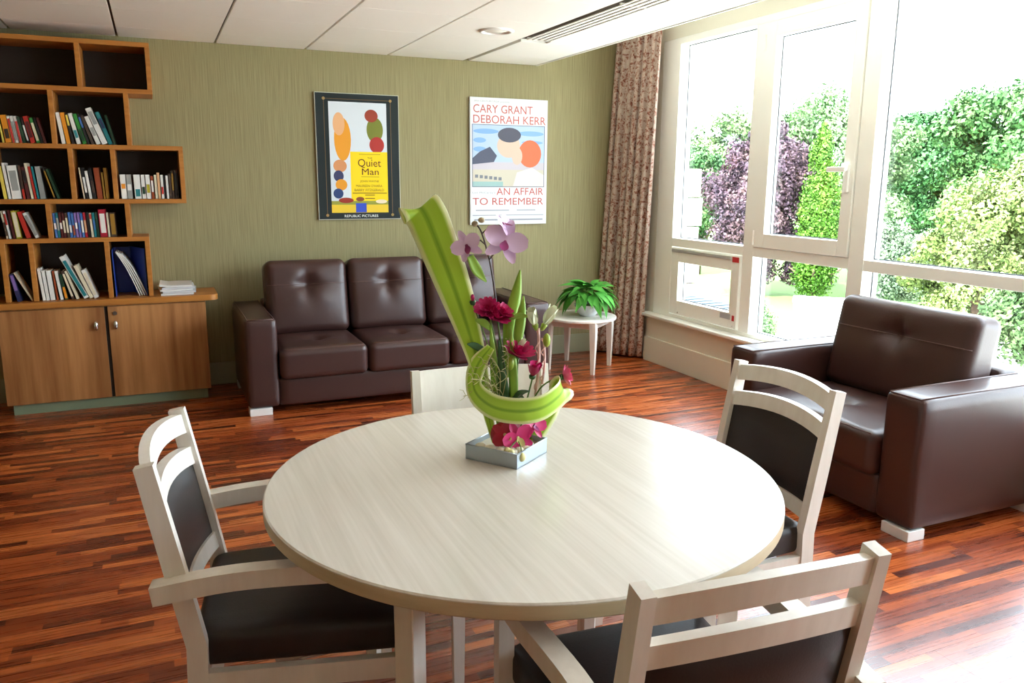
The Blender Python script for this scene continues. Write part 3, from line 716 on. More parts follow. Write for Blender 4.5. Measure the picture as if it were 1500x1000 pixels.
def make_chair(loc, th, label, arms=True, solid=False, wf=.262):
    c = tag(empty('dining_chair', (loc[0], loc[1], 0), -th), label, 'chair', 'pale wooden dining chairs around the round table')
    BE = M['beech']; px = .030; py = .045
    if not arms: wf = min(wf, .222)
    for s in (-1, 1):
        bm = NB(); sweep(bm, [(s*WB, -.262, 0), (s*WB, post_y(.2)-.008, .22), (s*WB, post_y(.45), .45), (s*WB, post_y(.65), .65), (s*WB, post_y(ZT), ZT)], px, py, side=(1, 0, 0), taper=[.8, 1, 1, 1, .9])
        obj('rear_leg', bm, BE, c)
        bm = NB(); zt = .592 if arms else .40
        sweep(bm, [(s*wf, DF, 0), (s*wf, DF, .30), (s*wf, DF, zt)], .036, .036, side=(1, 0, 0), taper=[.8, 1, 1]); obj('front_leg', bm, BE, c)
        if arms:
            pth = bez([(s*(WB+.028), -.295, .602), (s*(WB+.034), -.12, .622), (s*(wf+.012), .10, .624), (s*wf, .285, .606)], 5)
            bm = NB(); sweep(bm, pth, .044, .044, side=(1, 0, 0)); obj('armrest', bm, BE, c)
        bm = NB(); sweep(bm, [(s*WB, post_y(.35), .352), (s*(wf-.002), DF, .352)], .055, .022, side=(0, 0, 1)); obj('side_rail', bm, BE, c)
    bm = NB(); sweep(bm, [(-wf, DF, .352), (wf, DF, .352)], .055, .022, side=(0, 0, 1)); obj('front_rail', bm, BE, c)
    bm = NB(); sweep(bm, [(-WB, post_y(.35), .352), (WB, post_y(.35), .352)], .055, .022, side=(0, 0, 1)); obj('back_rail', bm, BE, c)
    # seat: trapezoid cushion
    st_ = rbox(2*.232, .50, .098, .03, 12, .018)
    for v in st_.verts: v.co.x *= (1+.08*(v.co.y/.25)) if not solid else .88
    sc_ = obj('seat', st_, M['vinyl'], c, True); sc_.location = (0, .022, .425)
    if solid:
        panel(.50, ZT-.002, .03, .022, WB-.013, M['beech'], c)
    else:
        obj('top_rail', curved_bar(ZT-.064, ZT-.012, .030, .024, crown=.018), BE, c, True, .6)
        obj('middle_rail', curved_bar(ZT-.152, ZT-.104, .030, .024, crown=.018), BE, c, True, .6)
        obj('lower_rail', curved_bar(.487, .532, .030, .024), BE, c, True, .6)
        panel(.532, ZT-.152, .030, .036, WB-.014, M['vinyl'], c, crown=.018)
    return c
make_chair((.268, 1.993), 1.744, 'pale wooden armchair with dark padded seat at the left of the round table')
make_chair((1.538, 1.949), -1.5485, 'armless pale wooden chair with dark padded back between the table and leather armchair', arms=False)
make_chair((.887, 1.219), .0816, 'pale wooden armchair in the near foreground seen from behind')
fc = make_chair((.968, 2.250), PI+.13, 'pale chair with a plain solid backrest on the far side of the table', arms=False, solid=True, wf=.2); fc.scale = (1.03, 1, .963)

# ================================================================== FLOWER ARRANGEMENT
fa = tag(empty('flower_arrangement', (.856, 1.962, .7405), math.radians(34.9)), 'orchids, magenta flowers and folded striped leaves in a square zinc tray on the table', 'flower arrangement')
FI = Matrix.Translation(fa.location) @ Matrix.Rotation(math.radians(34.9), 4, 'Z'); FI = FI.inverted()
def L(p): return FI @ Vector(p)                        # world point to arrangement space
def LV(p): return FI.to_3x3() @ Vector(p)
tr = NB(); h = .042; s = .083; t = .003
box(tr, -s, s, -s, s, 0, .003)
for k in range(4): box(tr, -s, s, s-t, s, 0, h, .0005, 1, Matrix.Rotation(k*PI/2, 4, 'Z'))
tray = obj('tray', tr, M['steel'], fa)
rim = NB()
for k in range(4): tube(rim, [(-s, s-.001, h), (s, s-.001, h)], .0022, 6); bmesh.ops.rotate(rim, cent=(0, 0, 0), matrix=Matrix.Rotation(PI/2, 3, 'Z'), verts=rim.verts)
obj('rolled_rim', rim, M['steel'], tray, True)
obj('sand', B(-s+t, s-t, -s+t, s-t, .003, .028), M['sand'], fa)
for k, (x, y) in enumerate(((-.06, -.055), (-.035, -.06), (-.06, -.02), (-.055, .02), (-.03, -.03), (-.005, -.062), (.02, -.06), (-.06, .05))):
    bm = NB(); bmesh.ops.create_icosphere(bm, subdivisions=2, radius=.015)
    for v in bm.verts: v.co *= 1+.18*math.sin(v.co.x*170+k)*math.cos(v.co.y*150); v.co.z *= .7; v.co.x *= 1.2
    o = obj('pebble', bm, M['pebble'], fa, True); o.location = (x, y, .034)
# tall folded striped leaf
AW = LV((fw.x, fw.y, 0)).normalized()
wv = LV((rt.x, rt.y, 0)).normalized()
ribbon('striped_leaf', [L(p) for p in ((.828, 1.985, .775), (.815, 2.03, .90), (.800, 2.06, 1.02), (.760, 2.12, 1.20), (.715, 2.175, 1.36), (.700, 2.188, 1.402), (.690, 2.205, 1.420), (.682, 2.228, 1.408), (.678, 2.24, 1.37))],
       [.014, .038, .058, .098, .118, .12, .118, .10, .05], [wv+Vector((0, 0, .25))]*4+[wv+Vector((0, 0, .4))]*5, M['ribbon'], fa, 6, cup=.0)
# looped striped leaf
ribbon('striped_leaf', [L(p) for p in ((.835, 2.03, 1.04), (.800, 2.045, .985), (.782, 2.02, .925), (.806, 1.955, .892), (.862, 1.905, .884), (.925, 1.885, .892), (.985, 1.90, .915), (1.018, 1.94, .925), (1.012, 1.975, .90), (.99, 1.99, .85), (.955, 1.985, .80), (.935, 1.98, .772))],
       [.025, .055, .070, .076, .078, .080, .084, .080, .072, .076, .072, .06], [LV(v) for v in ((.8, -.4, .1), (.7, -.5, .4), (.3, -.5, .8), (.1, -.25, .95), (0, -.2, 1), (0, -.2, 1), (-.25, -.25, .9), (-.5, -.3, .6), (-.8, -.5, .1), (-.85, .4, .3), (-.85, .4, .3), (-.85, .4, .3))], M['ribbon'], fa, 6)
def stem(pts, r, mt='stem', name='stem'):
    return obj(name, tube(NB(), bez([L(p) for p in pts], 6), r, 6), M[mt], fa, True)
def blade(pts, wds, mt='leafg', name='leaf', wvec=None):
    n = len(pts); return ribbon(name, [L(p) for p in pts], wds, [wvec or wv]*n, M[mt], fa, 5, across=5, cup=.15)
stem(((.875, 1.99, .775), (.872, 2.04, 1.0), (.865, 2.06, 1.15), (.857, 2.09, 1.27), (.842, 2.115, 1.352), (.828, 2.125, 1.378)), .0028, 'darkstem', 'orchid_stem')
stem(((.856, 2.09, 1.28), (.872, 2.085, 1.30), (.88, 2.08, 1.305)), .002, 'darkstem', 'stem_branch')
stem(((.849, 2.105, 1.32), (.83, 2.11, 1.335), (.812, 2.115, 1.33)), .002, 'darkstem', 'stem_branch')
stem(((.842, 2.11, 1.352), (.86, 2.10, 1.368), (.876, 2.095, 1.372)), .002, 'darkstem', 'stem_branch')
for p in ((.825, 2.125, 1.378), (.843, 2.12, 1.388)):
    bm = NB(); bmesh.ops.create_icosphere(bm, subdivisions=2, radius=.009); bmesh.ops.scale(bm, vec=(1.3, 1, .9), verts=bm.verts); o = obj('orchid_bud', bm, mat('orchid_bud', srgb(168, 150, 110), .5), fa, True); o.location = L(p)
def petal_mesh(L_, W_, curl, tipw=.6):
    bm = NB(); n = 7; rr = []
    for i in range(n+1):
        t = i/n; wd = W_*(math.sin(PI*(.08+.86*t)))**tipw; x = L_*t
        rr.append([bm.verts.new((x, k*wd/2, curl*t*t*L_+.12*abs(k)**2*wd)) for k in (-1, -.5, 0, .5, 1)])
    for a, b in zip(rr, rr[1:]):
        for k in range(4): bm.faces.new((a[k], a[k+1], b[k+1], b[k]))
    me = bpy.data.meshes.new('petal'); bm.to_mesh(me); bm.free(); me.polygons.foreach_set('use_smooth', [True]*len(me.polygons)); return me
def frame_to(nrm):
    return Vector(nrm).normalized().to_track_quat('Z', 'Y').to_matrix().to_4x4()
def orchid(p, nrm, size, mt, lip='orchidlip', spin=0., name='orchid_bloom'):
    o = obj(name, tube(NB(), [(0, 0, -.012), (0, 0, .004)], [.003, .005], 8), M[lip], fa, True)
    o.matrix_local = Matrix.Translation(L(p)) @ frame_to(LV(nrm)) @ Matrix.Rotation(spin, 4, 'Z')
    big = petal_mesh(size, size*.92, .12, .6); big.materials.append(M[mt]); sm = petal_mesh(size*1.02, size*.52, .05, .75); sm.materials.append(M[mt])
    for a, me, z in ((PI/2+1.35, big, .003), (PI/2-1.35, big, .003), (PI/2, sm, 0), (PI/2+2.45, sm, -.001), (PI/2-2.45, sm, -.001)):
        q = obj('petal', me, None, o); q.rotation_euler = (0, 0, a); q.location = (0, 0, z)
    lp = petal_mesh(size*.5, size*.42, .9, .8); lp.materials.append(M[lip]); q = obj('lip', lp, None, o); q.rotation_euler = (0, 0, -PI/2); q.location = (0, 0, .006)
    return o
toC = (-.35, -.85, .35)
orchid((.898, 2.078, 1.328), (-.25, -.9, .25), .064, 'orchid', spin=-.35)
orchid((.796, 2.112, 1.318), (-.55, -.8, .0), .046, 'orchid', spin=.5)
orchid((.893, 2.085, 1.378), (.5, -.55, .5), .040, 'orchid', spin=.2)
orchid((.868, 1.915, .805), (-.1, -.95, .25), .046, 'cerise', 'cream_bud', .4, 'low_orchid_bloom')
orchid((.925, 1.93, .828), (.2, -.9, .4), .038, 'cerise', 'orchidlip', -.3, 'low_orchid_bloom')
orchid((.888, 1.96, .848), (.3, -.8, .5), .040, 'dusty', 'orchidlip', .1, 'low_orchid_bloom')
orchid((.838, 1.935, .812), (-.3, -.9, .2), .040, 'red', 'cream_bud', .9, 'low_orchid_bloom')
# big red anthurium-like bract
ribbon('red_bract', [L(p) for p in ((.835, 1.955, .772), (.833, 1.94, .80), (.842, 1.94, .83), (.862, 1.955, .852))], [.045, .066, .062, .02], [wv]*4, M['red'], fa, 5, cup=.25)
stem(((.868, 1.915, .80), (.85, 1.90, .795), (.83, 1.89, .785)), .0018); stem(((.868, 1.915, .80), (.862, 1.88, .79), (.858, 1.868, .775)), .0018)
for p in ((.826, 1.888, .779), (.857, 1.862, .768), (.833, 1.878, .776)):
    bm = NB(); bmesh.ops.create_icosphere(bm, subdivisions=2, radius=.011); bmesh.ops.scale(bm, vec=(1, 1, 1.2), verts=bm.verts); o = obj('pale_bud', bm, M['cream_bud'], fa, True); o.location = L(p)
def bloom(p, nrm, size, mt='magenta', rings=((14, 1, .25), (12, .8, .6), (8, .5, 1.0)), foot=True):
    o = obj('magenta_bloom', lathe(NB(), [(0, -.012), (.008, -.008), (.010, 0), (0, .004)], 12), M['leafd'], fa, True)
    o.matrix_local = Matrix.Translation(L(p)) @ frame_to(LV(nrm))
    for ri, (n, f, el) in enumerate(rings):
        me = petal_mesh(size*f*1.2, size*f*.6, .25, .6); me.materials.append(M[mt])
        for k in range(n):
            q = obj('petal', me, None, o); q.rotation_euler = (0, -el-random.uniform(-.12, .12), 2*PI*k/n+ri*.2); q.location = (0, 0, .002*ri)
    return o
bud = ((7, .8, 1.15), (5, .6, 1.35))
bloom((.803, 2.085, 1.163), (-.2, -.3, 1), .022, rings=bud)
bloom((.838, 2.062, 1.137), (-.4, -.6, .7), .034); bloom((.858, 2.045, 1.118), (.1, -.6, .8), .036); bloom((.877, 2.05, 1.128), (.4, -.5, .8), .03)
bloom((.910, 2.01, 1.015), (.1, -.45, .9), .042); bloom((.944, 1.985, .957), (.1, -.3, 1), .036, rings=((9, 1, .9), (7, .8, 1.2)))
bloom((1.022, 1.95, .955), (.9, -.3, .2), .030, 'pinkl')
for pts in (((.865, 1.98, .775), (.84, 2.03, 1.0), (.803, 2.083, 1.155)), ((.868, 1.98, .775), (.868, 2.02, .95), (.842, 2.06, 1.13)), ((.872, 1.975, .775), (.878, 2.02, .95), (.862, 2.045, 1.11)), ((.876, 1.97, .775), (.90, 2.0, .90), (.91, 2.01, 1.005)), ((.88, 1.965, .775), (.925, 1.985, .88), (.944, 1.986, .948)), ((.89, 1.965, .80), (.96, 1.97, .92), (1.012, 1.952, .953))):
    stem(pts, .0024)
# blade leaves
blade(((.88, 2.02, .95), (.90, 2.05, 1.09), (.925, 2.06, 1.18), (.935, 2.055, 1.25)), [.01, .035, .03, .004])
blade(((.89, 2.01, .95), (.925, 2.03, 1.10), (.935, 2.03, 1.18)), [.012, .03, .004])
blade(((.80, 2.10, 1.29), (.82, 2.10, 1.25), (.85, 2.10, 1.215)), [.02, .03, .004], 'leafg', wvec=LV((.6, 0, .8)))
blade(((.85, 1.99, .78), (.845, 2.02, .95), (.838, 2.04, 1.10)), [.012, .026, .004]); blade(((.87, 1.98, .78), (.862, 2.0, .92), (.855, 2.02, 1.06)), [.012, .03, .004], 'leafd')
blade(((.885, 1.98, .78), (.892, 2.0, .95), (.893, 2.02, 1.09)), [.012, .026, .004])
blade(((.86, 2.04, 1.0), (.80, 2.05, 1.04), (.772, 2.05, 1.05)), [.008, .02, .003], 'leafd', wvec=LV((0, 0, 1)))
blade(((.80, 2.06, 1.115), (.825, 2.05, 1.105), (.845, 2.045, 1.08)), [.006, .022, .004], 'leafg', wvec=LV((.3, 0, 1))); blade(((.89, 2.04, 1.11), (.92, 2.03, 1.125), (.95, 2.02, 1.12)), [.006, .016, .003], 'leafg', wvec=LV((0, 0, 1)))
for az in (.0, 1.2, 2.2, 3.6, 5.0): blade(((.87, 1.985, .85), (.87+.03*math.cos(az), 1.98+.03*math.sin(az), .905), (.87+.065*math.cos(az), 1.98+.06*math.sin(az), .915)), [.008, .032, .004], 'leafd', wvec=LV((-math.sin(az), math.cos(az), .2)))
# twined stalks carrying pale lily heads, seed pods, feathery twigs
for k, (a, b) in enumerate((((.955, 1.985, .90), (.968, 2.0, 1.09)), ((.975, 1.985, .93), (.985, 2.0, 1.06)))):
    stem((a, ((a[0]+b[0])/2+.006, (a[1]+b[1])/2, (a[2]+b[2])/2), b), .0045-.001*k, 'twine', 'twined_stalk')
    pts = [L((a[0]+(b[0]-a[0])*t+.0055*math.cos(t*22), a[1]+(b[1]-a[1])*t+.0055*math.sin(t*22), a[2]+(b[2]-a[2])*t)) for t in np.linspace(0, 1, 30)]
    obj('twine', tube(NB(), pts, .0016, 5), M['twine'], fa, True)
for p, nr, sc_, n in (((.958, 2.0, 1.10), (-.4, -.3, .9), .055, 5), ((.985, 1.995, 1.10), (.35, -.3, .9), .06, 4), ((.915, 2.02, 1.03), (.4, -.3, .8), .035, 4)):
    o = obj('lily_bloom', lathe(NB(), [(0, -.022), (.006, -.016), (.009, 0), (0, .004)], 10), M['bud'], fa, True); o.matrix_local = Matrix.Translation(L(p)) @ frame_to(LV(nr))
    me = petal_mesh(sc_, sc_*.5, .22, .7); me.materials.append(M['lily'])
    for k in range(n): q = obj('petal', me, None, o); q.rotation_euler = (0, -1.12, 2*PI*k/n)
for p in ((.99, 1.99, 1.055), (.882, 2.0, .995)):
    bm = NB(); bmesh.ops.create_icosphere(bm, subdivisions=2, radius=.013); bmesh.ops.scale(bm, vec=(.85, .85, 1.6), verts=bm.verts); o = obj('seed_pod', bm, M['bud'], fa, True); o.location = L(p)
for k in range(9):
    a = Vector((.845, 2.0, .84)); e = Vector((.76+.025*(k % 3)+.012*k*(k > 5), 2.05-.02*(k % 4), .90+.018*k+.01*(k % 2)))
    md_ = (a+e)/2+Vector((.015, 0, .04)); bm = NB(); P_ = bez([L(a), L(md_), L(e)], 6); tube(bm, P_, .0014, 4)
    for j in range(3, len(P_), 2):
        for sgn in (-1, 1): tube(bm, [P_[j], P_[j]+LV((-.008, 0, .012*sgn+.004)), P_[j]+LV((-.02, -.004, .016*sgn+.004))], .0009, 4)
    obj('feathery_twig', bm, M['twig'], fa)

# ================================================================== POSTERS (boards on the back wall)
def flat(name, pts, y, material, parent):
    bm = NB(); vs_ = [bm.verts.new((x, y, z)) for x, z in pts]; bm.faces.new(vs_); return obj(name, bm, material, parent)
def rect(u0, u1, v0, v1): return [(u0, v0), (u1, v0), (u1, v1), (u0, v1)]
def ell(cx, cz, rx, rz, n=24, a0=0, a1=2*PI): return [(cx+rx*math.cos(a0+(a1-a0)*k/n), cz+rz*math.sin(a0+(a1-a0)*k/n)) for k in range(n)]
def PC(n, *c): return mat('print_'+n, srgb(*c), .6, spec=.25)
class Poster:
    def __init__(s, name, label, x0, x1, z0, z1, board, edge):
        s.e = tag(empty(name, (x0, YB, z0)), label, 'poster'); s.w, s.h = x1-x0, z1-z0; s.k = 0
        obj('mount_board', B(0, s.w, -.02, 0, 0, s.h), edge, s.e)
        obj('printed_sheet', B(.004, s.w-.004, -.0206, -.02, .004, s.h-.004), board, s.e)
    def y(s): s.k += 1; return -.0207-.00004*s.k
    def shape(s, name, pts, c): return flat(name, [(u*s.w, (1-v)*s.h) for u, v in pts], s.y(), c, s.e)
    def text(s, t, u0, u1, v0, v1, c): return text_mesh(t, u0*s.w, u1*s.w, (1-v1)*s.h, (1-v0)*s.h, s.y(), c, s.e)
    def line(s, u0, u1, v, c, th=.0015): return s.shape('printed_line', rect(u0, u1, v-th, v+th), c)
p = Poster('framed_poster', 'dark-bordered film poster with a yellow title block on the back wall', 1.126, 1.758, 1.196, 2.12, PC('charcoal', 27, 35, 35), PC('pale_edge', 196, 196, 180))
br = PC('bronze', 112, 88, 52)
for a, b, c, d in ((.10, .106, .05, .96), (.894, .9, .05, .96), (.1, .9, .045, .049)): p.shape('border_line', rect(a, b, c, d), br)
for u, v in ((.103, .047), (.897, .047), (.103, .965), (.897, .965)): p.shape('corner_dot', ell(u, v, .018, .012, 12), PC('bronze_light', 160, 128, 76))
p.shape('picture', rect(.155, .845, .068, .945), PC('pale_blue_white', 208, 214, 218))
og = PC('amber', 224, 150, 40); ye = PC('yellow', 240, 206, 20); dr = PC('deep_brown', 92, 40, 16)
for cx, cz, rx, rz, cc in ((.31, .36, .10, .17, og), (.27, .24, .07, .09, PC('flesh', 222, 168, 120)), (.70, .28, .10, .10, PC('olive', 116, 122, 44)), (.72, .40, .09, .065, PC('brick_red', 170, 52, 44)), (.66, .17, .08, .05, PC('auburn', 150, 60, 40)), (.27, .57, .08, .05, PC('flesh2', 206, 140, 92)), (.25, .65, .06, .045, PC('hat_blue', 60, 62, 96)), (.28, .72, .07, .045, og), (.24, .79, .06, .04, PC('hat_navy', 46, 66, 110))):
    p.shape('colour_patch', ell(cx, cz, rx, rz), cc)
p.shape('title_block', rect(.395, .845, .455, .86), ye)
p.shape('ground_strip', rect(.155, .845, .865, .945), PC('straw', 226, 190, 50)); p.shape('ground_strip', rect(.155, .845, .85, .88), PC('grass', 150, 150, 60))
p.shape('colour_patch', ell(.33, .845, .09, .022), PC('cart_red', 150, 50, 34)); p.shape('colour_patch', ell(.50, .835, .05, .018), PC('cart_brown', 130, 70, 40)); p.shape('colour_patch', ell(.76, .855, .07, .016), PC('pale_house', 226, 206, 176))
p.shape('emblem_patch', rect(.445, .575, .868, .943), PC('blue_emblem', 54, 78, 180))
for t, a, b, c, d in (('THE', .60, .66, .498, .512), ('Quiet', .485, .765, .512, .585), ('Man', .53, .735, .588, .640), ('JOHN WAYNE', .505, .735, .683, .703), ('MAUREEN O\'HARA', .455, .775, .718, .738), ('BARRY FITZGERALD', .435, .795, .752, .772)): p.text(t, a, b, c, d, dr)
p.line(.50, .76, .475, dr); p.line(.52, .74, .655, dr); p.line(.41, .83, .787, dr, .003); p.line(.56, .68, .803, dr, .003); p.line(.56, .68, .83, dr, .003)
p.text('REPUBLIC PICTURES', .305, .715, .962, .982, PC('print_white', 230, 230, 224))
p = Poster('film_poster', 'white film poster with red lettering and a blue picture on the back wall', 2.338, 3.022, 1.14, 2.14, PC('poster_white', 214, 214, 212), PC('poster_white', 214, 214, 212))
sal = PC('salmon', 186, 92, 84); gy = PC('print_grey', 150, 152, 160)
p.text('20th CENTURY-FOX presents', .05, .50, .022, .038, gy)
p.text('CARY GRANT', .04, .80, .055, .118, sal); p.text('DEBORAH KERR', .04, .975, .135, .198, sal)
p.shape('picture_border', rect(.025, .965, .207, .698), PC('border_navy', 60, 74, 100)); p.shape('picture', rect(.032, .958, .211, .694), PC('sky_pale', 172, 190, 214))
for (cx, cz, rx, rz, c) in ((.2, .26, .16, .02, 'sky'), (.78, .27, .17, .02, 'sky'), (.12, .33, .08, .02, 'sky'), (.8, .34, .14, .014, 'sky'), (.12, .40, .08, .02, 'sky')): p.shape('colour_patch', ell(cx, cz, rx, rz), PC('sky_mid', 128, 166, 214))
p.shape('colour_patch', rect(.032, .958, .50, .56), PC('mist', 190, 182, 188)); p.shape('colour_patch', rect(.032, .958, .56, .694), PC('cream_print', 196, 188, 168))
p.shape('colour_patch', [(.032, .47), (.12, .42), (.25, .38), (.34, .45), (.30, .50), (.032, .52)], PC('jacket', 84, 88, 104))
p.shape('colour_patch', ell(.49, .37, .15, .095), PC('pale_flesh', 206, 180, 160)); p.shape('colour_patch', ell(.50, .285, .15, .058), PC('slate', 84, 84, 96))
p.shape('colour_patch', ell(.77, .43, .15, .11), PC('ginger', 206, 110, 74)); p.shape('colour_patch', ell(.60, .45, .07, .07), PC('pale_flesh', 206, 180, 160)); p.shape('colour_patch', [(.55, .69), (.60, .58), (.80, .54), (.958, .60), (.958, .694)], PC('blouse', 206, 202, 198))
p.shape('colour_patch', rect(.032, .42, .655, .694), PC('sea_green', 150, 180, 176))
for k in range(6): p.shape('colour_patch', rect(.06+.06*k, .10+.06*k, .60+.004*k, .625+.004*k), PC('roofs', 120+10*(k % 2), 124, 130))
p.text("Leo McCarey's", .03, .32, .735, .755, gy); p.text('AN AFFAIR', .335, .955, .705, .762, sal); p.text('TO REMEMBER', .03, .955, .785, .842, sal)
p.line(.07, .50, .885, gy, .004); p.line(.60, .85, .885, gy, .004); p.line(.03, .96, .925, gy, .003); p.line(.05, .95, .962, gy, .006)

# ================================================================== OUTSIDE
G = -3.2
tag(obj('ground', B(4.5, 80, -60, 80, G-.3, G), mat('pale_paving', srgb(206, 204, 196), .8)), kind='structure')
tag(obj('lawn', B(15, 80, 16.5, 80, G, G+.03), mat('lawn_green', srgb(84, 112, 44), .9)), 'green lawn stretching behind the trees outside the window', 'lawn', kind='stuff')
def foliage(blobs, leaf, seed, dense=1):
    r = np.random.default_rng(seed); V, Fc = [], []; base = 0
    for (cx, cy, cz, rx, ry, rz, n) in blobs:
        n = int(n*2.6)
        nc = max(12, n*dense//420); dc = r.normal(size=(nc, 3)); dc /= np.linalg.norm(dc, axis=1)[:, None]
        cr = .55+.45*r.random(nc); kk = r.integers(0, nc, n)
        off = r.normal(size=(n, 3)); off /= np.linalg.norm(off, axis=1)[:, None]; off *= (.40*r.random(n)**.45)[:, None]
        e3 = dc[kk]*cr[kk][:, None]+off; c = np.array((cx, cy, cz))+e3*np.array((rx, ry, rz)); d = off/.40+dc[kk]*.35
        low = c[:, 2] < .25; c[low, 2] = .25+.5*r.random(int(low.sum()))
        a = r.normal(size=(n, 3)); a /= np.linalg.norm(a, axis=1)[:, None]; nn = d+.9*a; nn /= np.linalg.norm(nn, axis=1)[:, None]
        b = np.cross(nn, r.normal(size=(n, 3))); b /= np.linalg.norm(b, axis=1)[:, None]; t = np.cross(nn, b)
        s = leaf*.55*(.6+.8*r.random(n))[:, None]
        q = np.stack([c-b*s, c-t*s*.55+nn*s*.2, c+b*s, c+t*s*.55+nn*s*.2], 1).reshape(-1, 3); V.append(q)
        Fc.append(np.arange(4*n).reshape(n, 4)+base); base += 4*n
    me = bpy.data.meshes.new('foliage'); V = np.concatenate(V); nq = len(V)//4
    me.vertices.add(nq*4); me.vertices.foreach_set('co', V.astype(np.float32).ravel())
    me.loops.add(nq*4); me.loops.foreach_set('vertex_index', np.arange(nq*4, dtype=np.int32))
    me.polygons.add(nq); me.polygons.foreach_set('loop_start', np.arange(0, nq*4, 4, dtype=np.int32)); me.polygons.foreach_set('loop_total', np.full(nq, 4, dtype=np.int32))
    me.update(calc_edges=True); me.validate(); return me
def tree(name, label, base, trunk_h, tr, blobs, leaf, mt, seed, cat='tree', dense=1):
    t = tag(empty(name, base), label, cat, 'garden trees outside the window')
    if trunk_h:
        bm = NB(); tube(bm, [(0, 0, 0), (.05, 0, trunk_h*.5), (0, .05, trunk_h)], [tr*1.3, tr, tr*.7], 10)
        for k in range(5): az = k*1.3; tube(bm, [(0, 0, trunk_h*.75), (math.cos(az)*.5, math.sin(az)*.5, trunk_h*1.0), (math.cos(az)*1.0, math.sin(az)*1.0, trunk_h*1.35)], [tr*.6, tr*.4, tr*.2], 6)
        obj('trunk', bm, mat('bark', srgb(84, 66, 52), .9), t, True)
    obj('foliage', foliage(blobs, leaf, seed, dense), mt, t)
    return t
fg = lambda n, *c: foliage_mat(n, *[srgb(*q) for q in c], dim=.42)
tree('cypress_tree', 'tall narrow bright green cypress outside the opening window', (23.8, 24.1, G+.03), 1, .15, [(0, 0, 1.7, .78, .78, 1.8, 5000), (0, 0, 3.4, .72, .72, 2.0, 5000), (0, 0, 5.0, .45, .45, 1.6, 2500), (0, 0, 6.1, .22, .22, .8, 700)], .10, fg('cypress_green', (66, 118, 30), (98, 152, 44), (138, 186, 66)), 3, dense=6)
tree('purple_leaved_tree', 'dark purple-leaved tree beside the narrow cypress', (22.75, 26.5, G+.03), 2.2, .2, [(0, 0, 3.2, 1.8, 1.8, 1.7, 7000), (.4, -.4, 4.8, 1.6, 1.6, 1.4, 5500), (-.6, .6, 4.6, 1.5, 1.5, 1.5, 4500), (.4, -.3, 6.1, 1.1, 1.1, 1.0, 2600), (.5, -.6, 1.9, 1.3, 1.3, 1.4, 3500)], .14, fg('plum_leaf', (64, 46, 66), (100, 74, 88), (150, 118, 118)), 5)
tree('distant_tree', 'small green tree seen through the left window pane', (25.2, 33.6, G+.03), 2, .2, [(0, 0, 3.6, 1.6, 1.6, 2.0, 3000), (.2, 0, 5.2, 1.2, 1.2, 1.2, 1600)], .16, fg('mid_green', (56, 104, 56), (84, 136, 74), (130, 172, 110)), 7)
tree('light_green_tree', 'pale lime-green tree rising behind the cypress', (28.4, 28.0, G+.03), 3, .22, [(0, 0, 5.0, 2.3, 2.3, 2.4, 6000), (-.5, .5, 7.2, 1.8, 1.8, 1.6, 4200), (.9, -.9, 3.4, 1.8, 1.8, 1.8, 3500), (1.2, -1.2, 6.2, 1.5, 1.5, 1.5, 3000)], .16, fg('lime_green', (96, 146, 84), (140, 182, 116), (190, 216, 160)), 9)
tree('broad_tree', 'broad dark green tree in the middle of the large window pane', (37.5, 30.9, G+.03), 3, .3, [(0, 0, 5.2, 2.6, 2.6, 2.6, 6500), (-1.2, 1.2, 6.6, 1.7, 1.7, 1.5, 3000), (1.4, -1.4, 5.6, 1.9, 1.9, 2.0, 3500), (.2, .2, 7.4, 1.3, 1.3, 1.1, 1800), (-.2, 0, 2.6, 2.3, 2.3, 1.5, 2500)], .2, fg('deep_green', (46, 100, 50), (70, 130, 66), (120, 168, 100)), 11)
tree('tall_tree', 'tall green tree at the right edge of the large window pane', (31.4, 22.6, G+.03), 3, .3, [(0, 0, 6.4, 2.0, 2.0, 2.0, 4500), (.9, -1.2, 6.8, 1.7, 1.7, 1.7, 3000), (0, 0, 3.6, 2.1, 2.1, 2.0, 3000), (1.6, -2.2, 5.5, 1.8, 1.8, 2.2, 3000)], .2, fg('fresh_green', (60, 116, 56), (92, 146, 74), (150, 188, 120)), 13)
tree('sunlit_bush', 'large sunlit yellow-green bush nearest in the right pane', (22.6, 16.2, G), 1.5, .2, [(0, 0, 3.2, 1.5, 1.5, 1.7, 5000), (.5, -.7, 4.2, 1.1, 1.1, 1.2, 3000), (-.9, 1.0, 2.2, .9, .9, 1.2, 2000), (.8, -1.5, 2.8, 1.5, 1.5, 2.0, 4000), (0, 0, 1.2, 1.6, 1.6, 1.2, 2500)], .12, fg('sunny_green', (104, 136, 56), (150, 172, 92), (200, 208, 150)), 15, 'bush')
tree('grey_green_shrub', 'grey-green shrub between the mullion and the sunlit bush', (25.4, 22.3, G+.03), 0, 0, [(0, 0, 1.5, 1.1, 1.1, 1.6, 3200), (-.4, .4, 2.6, .7, .7, .9, 1400), (.6, -.9, 1.6, 1.0, 1.0, 1.5, 2400)], .1, fg('sage_green', (92, 122, 92), (128, 154, 118), (176, 192, 160)), 17, 'bush')
tree('low_shrub', 'low leafy shrub below the purple tree at the lower pane', (13.1, 15.05, G), 0, 0, [(0, 0, .9, .5, .5, .95, 2600), (-.4, .45, .8, .55, .55, .85, 1800), (-.9, .95, .7, .6, .6, .8, 1600)], .06, fg('shrub_green', (74, 120, 66), (110, 152, 92), (160, 190, 140)), 19, 'bush')
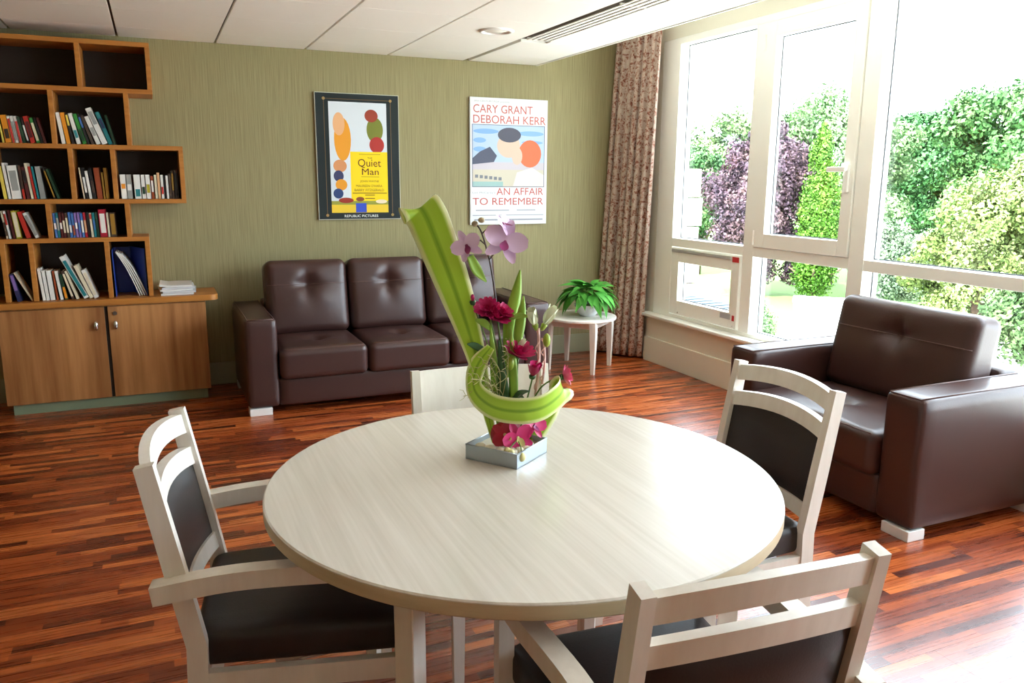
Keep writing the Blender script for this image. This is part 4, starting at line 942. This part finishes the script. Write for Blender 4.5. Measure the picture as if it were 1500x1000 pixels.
tree('pale_background_tree', 'hazy pale green tree far behind the purple-leaved tree', (31.5, 41.5, G+.03), 3, .3, [(0, 0, 5.0, 3.0, 3.0, 3.0, 6000), (1.5, -1.5, 6.8, 2.2, 2.2, 2.0, 3500), (3.0, -2.8, 5.2, 2.6, 2.6, 3.0, 5000)], .24, fg('hazy_green', (104, 146, 84), (146, 180, 116), (190, 210, 160)), 21)
tree('hedge_bush', 'dark green bush low in the right pane behind the armchair', (20.6, 12.2, G), 0, 0, [(0, 0, 1.5, 1.5, 1.5, 1.6, 4500), (-.7, 1.0, 1.0, 1.0, 1.0, 1.1, 2200), (.6, -1.4, 1.6, 1.4, 1.4, 1.7, 3500)], .11, fg('hedge_green', (60, 96, 52), (92, 128, 70), (140, 166, 104)), 23, 'bush')
wl = NB(); ang = math.atan2(-1.3, 1.3)
box(wl, 0, 2.2, 0, .8, G, -1.31, .01, 1, Matrix.Translation((13.8, 14.55, 0)) @ Matrix.Rotation(ang, 4, 'Z'))
box(wl, -.03, 2.23, -.03, .83, -1.31, -1.26, .01, 1, Matrix.Translation((13.8, 14.55, 0)) @ Matrix.Rotation(ang, 4, 'Z'))
tag(obj('garden_wall', wl, mat('white_render', srgb(240, 240, 236), .8)), 'thick white rendered garden wall with a flat coping below the cypress', 'wall')
# neighbouring wing: pale boarded wall with a louvred flat roof in front
wg = tag(empty('neighbour_wing', (8.5, 12.6, G)), 'pale boarded wing of the building with a stone corner at the far left pane', 'building')
for k in range(9): obj('wall_board', B(-1.0+.2*k, -.81+.2*k, .3, .5, 0, 4.9, .006, 1), mat('pale_boarding', srgb(116, 102, 92), .7), wg)
for k in range(9): obj('corner_stone', B(.82, 1.12+.06*(k % 2), .2, .55, .55*k, .55*k+.53, .01, 1), mat('pale_stone', srgb(112, 102, 94), .8), wg)
lr = tag(empty('louvred_roof', (7.35, 9.5, G)), 'low flat roof with pale blue-grey louvre slats outside the hopper window', 'roof')
obj('roof_body', B(-.75, .22, -.7, .9, 0, 2.86), mat('grey_roof', srgb(26, 30, 34), .7), lr)
for k in range(7): obj('louvre_slat', B(-.8, .27, -.7+.22*k, -.58+.22*k, 2.86, 2.95, .006, 1, Matrix.Rotation(0, 4, 'X')), mat('louvre_blue', srgb(42, 54, 62), .5), lr)
